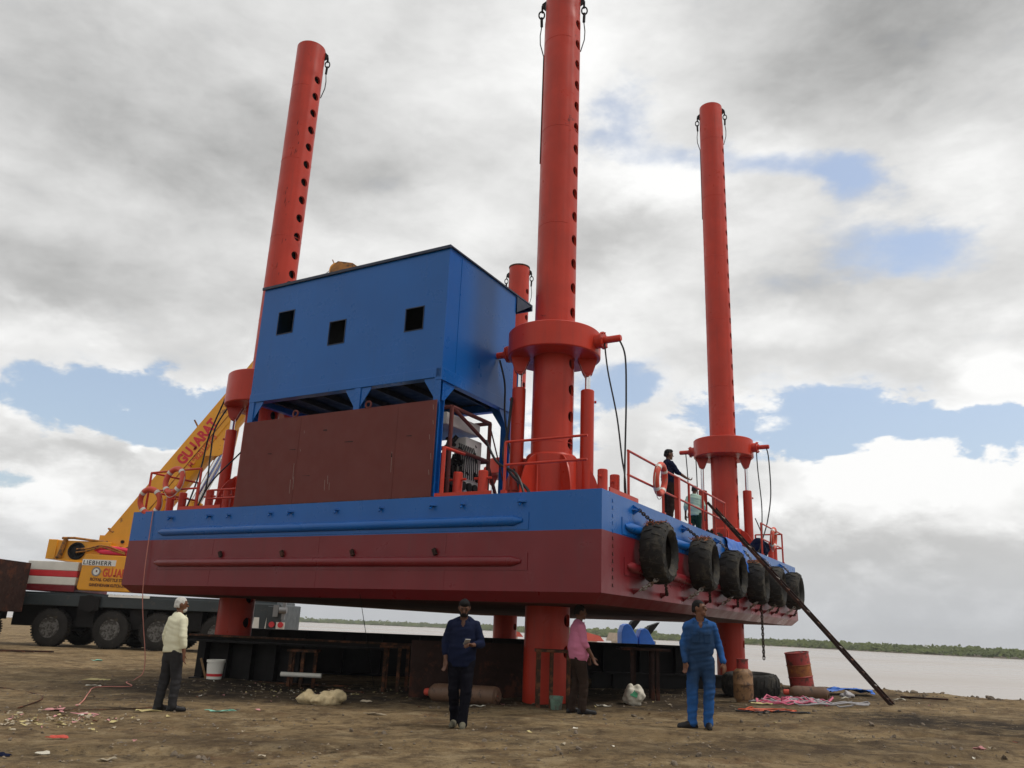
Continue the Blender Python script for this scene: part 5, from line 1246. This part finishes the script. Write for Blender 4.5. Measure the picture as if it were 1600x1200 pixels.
o = MB().bb((-6.8, 24.5, -.05), (5.0, 24.9, .9)).build('steel_pontoon', M['black'], smooth=0, bevel=.02); tag(o, 'long black pontoon side close behind the black girder', 'pontoon')
def trestle(label, x0, x1, y, z, legs, m, name='steel_trestle', ty=.5):
    t = thing(name, label, 'trestle', ((x0 + x1) / 2, y, G((x0 + x1) / 2, y) - .02)); hw = (x1 - x0) / 2
    MB().bb((-hw, -ty / 2, z - .05), (hw, ty / 2, z)).build('top_plate', m, t, smooth=0, bevel=.006)
    for lx, ly in legs: MB().bb((lx - .035, ly - .035, 0), (lx + .035, ly + .035, z - .05)).build('leg', m, t, smooth=0)
    return t
trestle('rusty steel trestle right beside the man in pink', .62, 1.32, 15.4, 1.02, [(-.28, -.2), (-.05, -.15), (.25, -.22), (.28, .2), (-.28, .2)], M['rust'])
trestle('dark steel table standing between the man in pink and the man in blue', 2.42, 3.45, 17.5, 1.02, [(-.25, -.2), (-.15, .2), (.17, -.2), (.27, -.2), (.2, .2)], M['girder'], 'steel_table', .7)
trestle('rust brown trestle with close legs left of the brown plate', -2.6, -1.95, 18.4, .95, [(-.2, -.15), (.1, -.15), (.25, .15), (-.2, .15)], M['rust'])
trestle('narrow rusty trestle under the rusty topped girder', -4.75, -4.1, 19.1, .82, [(-.25, -.12), (.02, -.12), (.25, .12), (-.25, .12)], M['rust'])
o = MB().box((0, 0, .52), (2.55, .025, 1.05), (-.06, 0, .0)).build('steel_plate', M['girder'], smooth=0); o.location = (-.55, 17.0, G(-.55, 17)); o.rotation_euler = (0, 0, radians(20)); tag(o, 'upright dark brown steel plate behind the lying gas cylinder', 'steel plate')
o = MB().cyl((-.45, 0, 0), (.45, -.05, 0), .05, n=14).build('plastic_pipe', M['white']); o.location = (-4.35, 18.75, G(-4.35, 18.75) + .28); tag(o, 'short white plastic pipe propped between the trestle legs', 'pipe')
def gascyl(label, p0, p1, r):
    p0 = V(p0); p1 = V(p1); t = thing('gas_cylinder', label, 'gas cylinder', p0, 0); d = p1 - p0; L = d.length
    q = d.to_track_quat('Z', 'Y').to_matrix().to_4x4(); s = MB(); s.xf = q
    s.lathe([(0, .03), (r * .45, .0), (r * .55, .0), (r * .6, .03), (r * .92, .05), (r, .12), (r, L - .22), (r * .93, L - .14), (r * .6, L - .06), (r * .4, L - .04)], 36); s.build('bottle', M['gasbrown'], t, smooth=40)
    s = MB(); s.xf = q; s.lathe([(r * .4, L - .05), (r * .42, L + .02), (r * .38, L + .07), (0, L + .09)], 24); s.build('valve_cap', M['redcap'], t)
    s = MB(); s.xf = q; s.lathe([(0, .028), (r * .36, .025)], 24); s.build('base_mark', M['redcap'], t)
gascyl('long brown gas cylinder lying behind the man in navy', (0.0, 15.75, G(0, 15.75) + .16), (-1.36, 16.55, G(-1.36, 16.55) + .16), .17)
gascyl('short brown gas cylinder lying before the red drum with a red cap', (6.95, 18.0, G(6.95, 18) + .13), (6.15, 18.25, G(6.1, 18.2) + .13), .14)
def lpg():
    x, y = 4.9, 17.15; t = thing('gas_bottle', 'tan upright gas bottle with a dark collar before the lying tyre', 'gas bottle', gp(x, y), .4); r = .195
    s = MB(); s.lathe([(r * .75, 0), (r * .75, .05), (r * .9, .06), (r, .12), (r, .34), (r + .006, .35), (r, .36), (r, .52), (r * .92, .59), (r * .6, .64), (0, .655)], 40); s.build('bottle', M['lpg'], t, smooth=40)
    s = MB()
    for a0, a1 in ((.2, 2.3), (2.9, 5.4)):
        vs = []
        n = 12
        for i in range(n + 1):
            a = a0 + (a1 - a0) * i / n
            for z in (.62, .82):
                for rr in (.105, .115): vs.append((rr * cos(a), rr * sin(a), z))
        s.add(vs, [(i * 4 + p, i * 4 + q, i * 4 + 4 + q, i * 4 + 4 + p) for i in range(n) for p, q in ((0, 1), (1, 3), (3, 2), (2, 0))])
    s.torus((0, 0, .82), .11, .012, (1, 0, 0), (0, 1, 0), 24, 6); s.build('collar_guard', M['drumred'], t)
    s = MB(); s.cyl((0, 0, .65), (0, 0, .75), .025, n=10); s.cyl((-.04, 0, .73), (.06, 0, .73), .018, n=8); s.build('valve', M['white'], t)
lpg()
t = thing('tyre', 'big black tyre lying flat behind the tan gas bottle', 'tyre', (5.52, 18.75, G(5.52, 18.75) + .24)); t.rotation_euler = (.04, -.03, .3)
tyre_mesh(.61, .34, .48, 22).build('tread', M['oldrubber'], t, smooth=40)
def drum():
    t = thing('oil_drum', 'leaning red oil drum with a rusty yellow band at the water edge', 'oil drum', (7.52, 21.15, G(7.5, 21.2) - .02)); t.rotation_euler = (.03, -.13, 0); r = .285
    s = MB()
    def band(z0, z1): return [(r, z0), (r, (z0 + z1) / 2 - .02), (r + .012, (z0 + z1) / 2), (r, (z0 + z1) / 2 + .02), (r, z1)]
    s.lathe([(0, 0), (r + .01, 0), (r + .01, .02), (r, .03), (r, .29), (r + .012, .30), (r + .012, .315), (r, .325)], 40); s.mi = 1; s.lathe([(r, .325), (r, .57), (r + .012, .58), (r + .012, .595), (r, .60)], 40)
    for i in range(2): pass
    s.mi = 0; s.lathe([(r, .60), (r, .86), (r + .01, .87), (r + .01, .89), (r - .015, .89), (r - .02, .865), (0, .865)], 40)
    s.build('barrel', [M['drumred'], M['drumyel']], t, smooth=35)
    s = MB(); s.cyl((.12, 0, .865), (.12, 0, .885), .035, n=12); s.build('bung', M['grey'], t)
drum()
def bucket(name, label, loc, r, h, m, band=None, lid=None, tilt=0):
    t = thing(name, label, 'bucket', loc); t.rotation_euler = (0, tilt, .5)
    s = MB(); s.lathe([(0, .01), (r * .82, 0), (r * .97, h - .05), (r * 1.04, h - .05), (r * 1.04, h), (r * .98, h), (r * .95, h - .04), (r * .8, .03), (0, .03)], 32); s.build('pail', m, t, smooth=40)
    if band: s = MB(); s.lathe([(r * .845, h * .14), (r * .865, h * .28)], 32); s.v = [V((p.x * 1.015, p.y * 1.015, p.z)) for p in s.v]; s.f = s.f[:32]; s.m = s.m[:32]; s.build('label_band', band, t)
    s = MB(); s.tube([V((r * cos(a), .02, h - .03 - .7 * r * sin(a))) + V((0, -r * .9 * sin(a), 0)) for a in [pi * k / 10 for k in range(11)]], .006, 5); s.build('handle', M['grey'], t)
    return t
bucket('paint_bucket', 'white paint bucket with a red band beside the dark girder', (-6.25, 18.75, G(-6.25, 18.75)), .19, .40, M['white'], M['stripe'])
o = MB().box((0, 0, .22), (.045, .012, .45), (.1, -.35, .2)).build('paint_paddle', M['wood'], smooth=0); o.location = (-6.5, 18.72, G(-6.5, 18.72)); tag(o, 'pale stirring stick leaning on the white paint bucket', 'stick')
bucket('green_bucket', 'grimy green bucket at the foot of the rusty trestle', (1.0, 14.95, G(1, 14.95)), .115, .22, M['gbucket'])
def sack(name, label, loc, size, m, seed, cat='sack', voxel=.025):
    rnd = random.Random(seed); s = MB(); sx, sy, sz = size
    for k in range(12): s.ell((rnd.uniform(-.6, .6) * sx, rnd.uniform(-.5, .5) * sy, rnd.uniform(.15, .55) * sz), (sx * rnd.uniform(.28, .5), sy * rnd.uniform(.35, .6), sz * rnd.uniform(.3, .55)), 12, 8, (0, 0, rnd.random() * 3))
    me = evalmesh(s, voxel, 3)
    for v in me.vertices:
        c = v.co; v.co += v.normal * (noise.noise(V((c.x * 8, c.y * 8, c.z * 14 + seed))) * .03 + noise.noise(V((c.x * 22, c.y * 14, c.z * 25 + seed))) * .012)
    me.materials.clear(); me.materials.append(m); me.polygons.foreach_set('use_smooth', [True] * len(me.polygons)); me.name = name
    o = bpy.data.objects.new(name, me); COL.objects.link(o); o.location = loc; return tag(o, label, cat)
o = sack('sack', 'crumpled cream sack lying on the dirt in front of the dark girder', gp(-3.15, 15.3), (.48, .22, .26), M['sack'], 3); o.rotation_euler = (0, 0, -.1)
o = sack('carrier_bag', 'white plastic bag with a green print before the steel table', gp(2.55, 16.2), (.26, .2, .34), M['bagw'], 5, 'plastic bag')
g = MB().box((0, 0, 0), (.13, .004, .12), (0, .3, 0)).build('print', M['green'], o, smooth=0); g.location = (-.02, -.17, .20); g.rotation_euler = (-.35, 0, 0)
def scatter_hose(name, label, c, rx, ry, n, turns, r, m, cat, seed, hz=.1):
    rnd = random.Random(seed); s = MB()
    for q in range(n):
        pts = []; a = rnd.random() * 6.28; ex = rnd.uniform(.25, 1); ey = rnd.uniform(.25, 1); ox = rnd.uniform(-.45, .45) * rx; oy = rnd.uniform(-.4, .4) * ry
        N_ = int(18 * turns)
        for i in range(N_):
            tt = a + i / 18 * 6.28; x = c[0] + ox + rx * ex * .6 * cos(tt) + rnd.gauss(0, .02); y = c[1] + oy + ry * ey * .6 * sin(tt) + rnd.gauss(0, .02)
            pts.append((x, y, G(x, y) + r + hz * abs(noise.noise(V((x * 4, y * 4, q * 1.7))))))
        s.tube(pts, r, 6)
    return tag(s.build(name, m), label, cat)
scatter_hose('pink_hose', 'pink welding hose tangled on the ground before the tyre', (5.85, 17.0), 1.0, .75, 6, 1.5, .015, M['pink'], 'hose', 1, .16)
scatter_hose('grey_hose', 'grey hose tangled with the pink hose on the ground', (6.1, 16.9), 1.3, .7, 6, 1.3, .015, M['ghose'], 'hose', 2, .15)
scatter_hose('orange_cable', 'orange cable lying in flat loops right of the man in blue', (4.65, 15.4), .85, .55, 5, 1.5, .012, M['orange'], 'cable', 3, .05)
scatter_hose('black_cable', 'black cable lying in loops among the orange cable', (4.8, 15.3), .85, .5, 3, 1.3, .013, M['hose'], 'cable', 4, .05)
o = cloth('tarpaulin', 'crumpled blue tarpaulin on the ground right of the red drum', 'tarpaulin', [(7.35, 19.6, G(7.35, 19.6) + .06), (7.9, 19.7, G(7.9, 19.7) + .12), (8.5, 19.5, G(8.5, 19.5) + .05)], (0, 1, 0), .55, M['tarp'], 9, .12)
o = sack('sack', 'small dull grey sack beside the blue tarpaulin on the ground', gp(7.75, 19.0), (.2, .14, .16), M['ghose'], 12)
# boats and blue frames on the shore behind
def blue_frame(label, x, y):
    t = thing('blue_steel_frame', label, 'steel frame', (x, y, 1.0), .15); t.scale = (1.26, 1.26, 1.26)
    MB().prism([(-.26, -.9), (.25, -.9), (.26, .20), (.04, .58), (-.08, .64), (-.19, .58), (-.27, .38)], (0, 0, 0), (1, 0, 0), (0, 0, 1), (0, 1, 0), .5).build('body', M['tarp'], t, smooth=0, bevel=.02)
    MB().prism([(.02, .56), (.12, .72), (.46, .84), (.32, .66), (.14, .44)], (0, -.02, 0), (1, 0, 0), (0, 0, 1), (0, 1, 0), .3).build('fin', M['black'], t, smooth=0)
    MB().cyl((.3, 0, -.5), (.34, 0, .25), .03, n=8).build('lever', M['grey'], t)
    s = MB(); s.bb((-.3, -.25, -2.3), (.3, .25, -.9)); s.build('foot', M['black'], t, smooth=0)
blue_frame('taller blue steel frame with a black fin standing behind the girder', 5.1, 34.0)
blue_frame('lower blue steel frame with a black fin, right of its taller twin', 5.83, 34.2); bpy.data.objects['blue_steel_frame.001'].location.z = .85
def boat(label, x, y, roof, rz):
    t = thing('boat', label, 'boat', (x, y, -1.2), rz)
    s = MB(); n = 10; vs = []
    for i in range(n + 1):
        u = i / n; w_ = .9 * (1 - (2 * u - 1) ** 4) ** .5 * .9 + .05; x_ = -3 + 6 * u; sh = .35 * (2 * u - 1) ** 2
        vs += [(x_, -w_, 1.0 + sh), (x_, -w_ * .6, 0), (x_, w_ * .6, 0), (x_, w_, 1.0 + sh)]
    s.add(vs, [(i * 4 + k, i * 4 + k + 1, i * 4 + 5 + k, i * 4 + 4 + k) for i in range(n) for k in range(3)] + [(i * 4 + 3, i * 4, i * 4 + 4, i * 4 + 7) for i in range(n)]); s.build('hull', M['boatw'], t)
    s = MB(); s.bb((-.5, -.5, 1.1), (.35, .5, 2.15)); s.build('cabin', M['white'], t, smooth=0)
    s = MB(); s.prism([(-.75, 2.15), (.65, 2.15), (.4, 2.42), (-.55, 2.62)], (0, 0, 0), (1, 0, 0), (0, 0, 1), (0, 1, 0), 1.5); s.build('roof', roof, t, smooth=0)
boat('red roofed boat moored behind the man in pink', 4.7, 46.0, M['roofred'], .35)
boat('beige roofed boat moored right of the red roofed boat', 7.2, 50.0, M['boatw'], .3)
boat('small red roofed boat seen between the two middle barge legs', .55, 52.0, M['roofred'], .2)
# ropes, wires
def rope(label, pts, r, m, name='rope', cat='rope'):
    P = [V(p) for p in pts]; out = []
    for i in range(len(P) - 1):
        a, b, c, d = P[max(i - 1, 0)], P[i], P[i + 1], P[min(i + 2, len(P) - 1)]
        for k in range(8): t = k / 8; out.append(.5 * ((2 * b) + (c - a) * t + (2 * a - 5 * b + 4 * c - d) * t * t + (3 * b - a - 3 * c + d) * t ** 3))
    out.append(P[-1]); return tag(MB().tube(out, r, 6).build(name, m), label, cat)
a = RB @ V((-.02, 11.52, 3.76)); b = RB @ V((-.05, 11.25, .1))
def gr(x, y, e=.012): return V((x, y, G(x, y) + e))
rope('faded pink rope hanging from the left deck corner and trailing on the ground', [a, a.lerp(b, .5), V((-8.05, 19.35, .35)), gr(-8.1, 19.1), gr(-7.9, 18.2), gr(-7.45, 17.4), gr(-7.9, 16.9), gr(-7.6, 16.0), gr(-7.0, 14.6), gr(-6.65, 13.7)], .010, M['pinkrope'])
a = RB @ V((-.02, 5.0, 1.95)); _e = gr(-2.75, 18.9)
rope('thin black wire sloping down under the hull', [a, a.lerp(_e, .5), _e], .006, M['hose'], 'wire', 'wire')
rope('dark cord lying straight across the dirt at the left edge', [gr(-9.5, 16.4), gr(-8.4, 15.6), gr(-7.6, 14.4), gr(-7.3, 13.2)], .012, M['rust'], 'cord', 'cord')
rope('thin cord on the dirt running towards the white haired man', [gr(-6.6, 12.9), gr(-5.9, 13.4), gr(-5.4, 14.2)], .008, M['rust'], 'cord', 'cord')
o = MB().bar((0, 0, .03), (1.9, -.1, .05), .12, .05).build('scrap_plank', M['girder'], smooth=0); o.location = (-17.2, 29.2, G(-17, 29)); tag(o, 'dark plank lying on the dirt before the crane wheels', 'plank')
for i, (x, y, l, a, m, lb) in enumerate(((-4.6, 19.4, 2.4, -.08, 'rust', 'long thin rusty strip lying in front of the dark girder'), (-3.2, 17.9, .9, -.5, 'rust', 'short rusty strip pointing at the cream sack'), (9.4, 18.9, .95, -.45, 'girder', 'black plank lying near the right shore'), (-16.4, 28.4, 1.6, .1, 'rust', 'thin brown strip lying near the left edge'))):
    o = MB().bar((-l / 2, 0, .03), (l / 2, 0, .04), .09, .035).build('scrap_strip', M[m], smooth=0); o.location = (x, y, G(x, y)); o.rotation_euler = (0, 0, a); tag(o, lb, 'steel strip')
# litter: larger pieces one by one
def scrap(name, label, x, y, pts, m, cat='litter', seed=0, h=.02):
    s = MB(); n = len(pts); vs = []
    for q in (.25, .55, .8, 1.0):
        for (a, b) in pts:
            px, py = a * q, b * q; vs.append(V((px + .02 * noise.noise(V((px * 9, py * 9, seed + 5))), py + .02 * noise.noise(V((px * 9, py * 9, seed + 9))), h * .4 + .055 * abs(noise.noise(V((px * 7, py * 13, seed)))) + .02 * abs(noise.noise(V((px * 23, py * 23, seed)))))))
    fs = [tuple(range(n))] + [(r * n + i, r * n + (i + 1) % n, (r + 1) * n + (i + 1) % n, (r + 1) * n + i) for r in range(3) for i in range(n)]
    s.add(vs, fs)
    o = s.build(name, m, smooth=0); o.location = (x, y, G(x, y)); sf = o.modifiers.new('s', 'SOLIDIFY'); sf.thickness = .006; return tag(o, label, cat)
def rag(rnd, a, b, n=9): return [(a * cos(2 * pi * i / n) * rnd.uniform(.55, 1.1), b * sin(2 * pi * i / n) * rnd.uniform(.55, 1.1)) for i in range(n)]
rr = random.Random(21)
M['lpink'] = mat('pale_pink_litter', (.55, .25, .25), .7); M['lgreen'] = mat('sea_green_litter', (.22, .52, .40), .6); M['lcard'] = mat('card_litter', (.38, .32, .23), .9, var=.15); M['lyel'] = mat('yellowed_litter', (.48, .40, .18), .8)
for (x, y, a, b, rz, m, lb) in ((-3.95, 8.95, .13, .05, .35, 'lcard', 'cream card strip in the left foreground'), (-4.75, 9.25, .10, .03, .2, 'bagw', 'small white scrap beside the bottom left corner rag'), (-5.05, 8.95, .16, .06, .2, 'navy', 'dark blue rag in the bottom left corner'),
                                   (-6.0, 12.6, .28, .05, .02, 'lpink', 'pale pink plastic strip on the litter patch'), (-6.6, 12.9, .2, .1, .3, 'lpink', 'pink paper scrap at the top of the litter patch'), (-4.35, 13.5, .34, .05, .22, 'lgreen', 'sea green plastic strip right of the white haired man'),
                                   (-1.9, 13.5, .24, .05, -.05, 'lcard', 'pale torn card left of the man in navy'), (-12.2, 25.8, .3, .14, 0, 'lgreen', 'sea green plastic sheet before the crane wheels'), (-8.6, 18.4, .42, .12, .05, 'lyel', 'yellowed crumpled sheet left of the hanging rope'),
                                   (-5.4, 13.3, .3, .16, .4, 'lyel', 'yellowish straw scrap just left of the white haired man'), (-2.4, 15.6, .2, .09, -.5, 'lcard', 'pale card chip in front of the dark plate'), (5.05, 16.5, .3, .14, .1, 'lyel', 'yellowed card between the gas bottle and the man in blue'),
                                   (1.9, 15.6, .2, .06, 0, 'bagw', 'flat white scrap in front of the plastic bag'), (7.5, 18.6, .13, .05, 0, 'bagw', 'white scrap right of the short gas cylinder'), (8.6, 18.3, .22, .08, .3, 'bagw', 'white scrap at the foot of the ladder'), (5.95, 10.7, .12, .045, -.1, 'lpink', 'pinkish chip in the right foreground'),
                                   (-4.55, 20.0, .25, .1, .3, 'lpink', 'pinkish torn card near the long rusty strip'), (-.35, 15.3, .2, .05, .1, 'bagw', 'white chip at the right end of the long gas cylinder'), (-8.2, 17.4, .28, .05, .0, 'bagw', 'white slat lying left of the white haired man'), (-5.1, 10.2, .2, .05, .1, 'redcap', 'faded red scrap in the left foreground')):
    o = scrap('litter_scrap', lb, x, y, rag(rr, a * .8, b * .8, 14), M[m], seed=x); o.rotation_euler = (0, 0, rz)
# litter flecks and gravel nobody could count
def flecks():
    rnd = random.Random(31); s = MB(); mats = [M['lcard'], M['bagw'], M['lpink'], M['lyel'], M['rust']]
    for k in range(400):
        if k < 170: x = rnd.gauss(-6.1, .6); y = rnd.gauss(11.9, .5)
        elif k < 280: x = rnd.gauss(-3.6, 1.2); y = rnd.gauss(17.6, .8)
        else: x = rnd.uniform(-8, 9); y = rnd.uniform(9, 21)
        if sdist(x, y) > -.3: continue
        a = rnd.uniform(.015, .075); b = a * rnd.uniform(.25, .9); r = rnd.random() * 6.28; z = G(x, y) + .008; s.mi = rnd.choice((0, 0, 3, 3, 2, 1, 4, 4))
        if k < 170 and s.mi == 4: s.mi = 0
        s.add([V((x + p * cos(r) - q * sin(r), y + p * sin(r) + q * cos(r), z + rnd.uniform(0, .03))) for p, q in rag(rnd, a * .8, b * .8, 6)], [tuple(range(6))])
    o = s.build('litter_flecks', mats, smooth=0); o['kind'] = 'stuff'; tag(o, 'small paper and plastic flecks strewn over the dirt', 'litter')
    s = MB(); st = [mat('stone_a', (.16, .125, .09), .9, var=.3, scale=9), mat('stone_b', (.13, .10, .07), .9, var=.3, scale=9), mat('stone_c', (.24, .185, .12), .9, var=.2, scale=9)]
    for k in range(5200):
        x = rnd.uniform(-9, 12); y = 7.6 + 15 * rnd.random() ** 1.3
        d = sdist(x, y)
        if d > -.05: continue
        if noise.noise(V((x * .7, y * .7, 3))) < -.05 and d < -1.5: continue
        r = rnd.uniform(.006, .026) * (1.9 if d > -1.6 and rnd.random() < .3 else 1); c = V((x, y, G(x, y) + r * .25)); s.mi = rnd.choice((0, 0, 1, 1, 2))
        vs = [c + V((rnd.uniform(.7, 1.2) * a, rnd.uniform(.7, 1.2) * b, rnd.uniform(.4, .8) * e)) * r for a, b, e in ((1, 0, 0), (-1, 0, 0), (0, 1, 0), (0, -1, 0), (0, 0, 1), (0, 0, -.6))]
        s.add(vs, [(0, 2, 4), (2, 1, 4), (1, 3, 4), (3, 0, 4), (2, 0, 5), (1, 2, 5), (3, 1, 5), (0, 3, 5)])
    for k in range(1500):
        if k < 800:
            x = rnd.uniform(-1, 15); y = rnd.uniform(15, 27); d = sdist(x, y)
            if not (-1.5 < d < .1): continue
            r = rnd.uniform(.02, .075)
        else:
            x = rnd.uniform(-9, 9); y = rnd.uniform(8, 20); r = rnd.uniform(.018, .042)
            if noise.noise(V((x * .8, y * .8, 7))) < .12 or sdist(x, y) > -.3: continue
        c = V((x, y, G(x, y) + r * .15)); s.mi = rnd.choice((0, 0, 0, 1, 1)); nu, nv = 7, 5; o_ = len(s.v); sd_k = rnd.random() * 50
        s.ell(c, (r * rnd.uniform(.8, 1.5), r * rnd.uniform(.7, 1.2), r * rnd.uniform(.45, .8)), nu, nv, (rnd.random(), rnd.random(), rnd.random() * 6))
        for q in range(o_, len(s.v)): w_ = s.v[q] - c; s.v[q] = c + w_ * (1 + .7 * noise.noise(w_ / r * .9 + V((sd_k, 0, 0))))
    o = s.build('gravel', st, smooth=0); o['kind'] = 'stuff'; tag(o, 'loose gravel and clods over the trodden dirt', 'gravel')
flecks()

# ------------------------------------------------------------------ moist air over the water
def haze():
    m = bpy.data.materials.new('moist_air'); m.use_nodes = True; nt = m.node_tree; nt.nodes.clear()
    v = nt.nodes.new('ShaderNodeVolumePrincipled'); v.inputs['Density'].default_value = .00028; v.inputs['Color'].default_value = (.9, .92, .95, 1); v.inputs['Anisotropy'].default_value = .2
    o = nt.nodes.new('ShaderNodeOutputMaterial'); nt.links.new(v.outputs[0], o.inputs['Volume'])
    h = MB().bb((-1600, -220, -4.5), (1300, 1500, 28)).build('haze', m, smooth=0); h['kind'] = 'stuff'; tag(h, 'pale moist air that greys the far mangrove bank', 'haze')
haze()
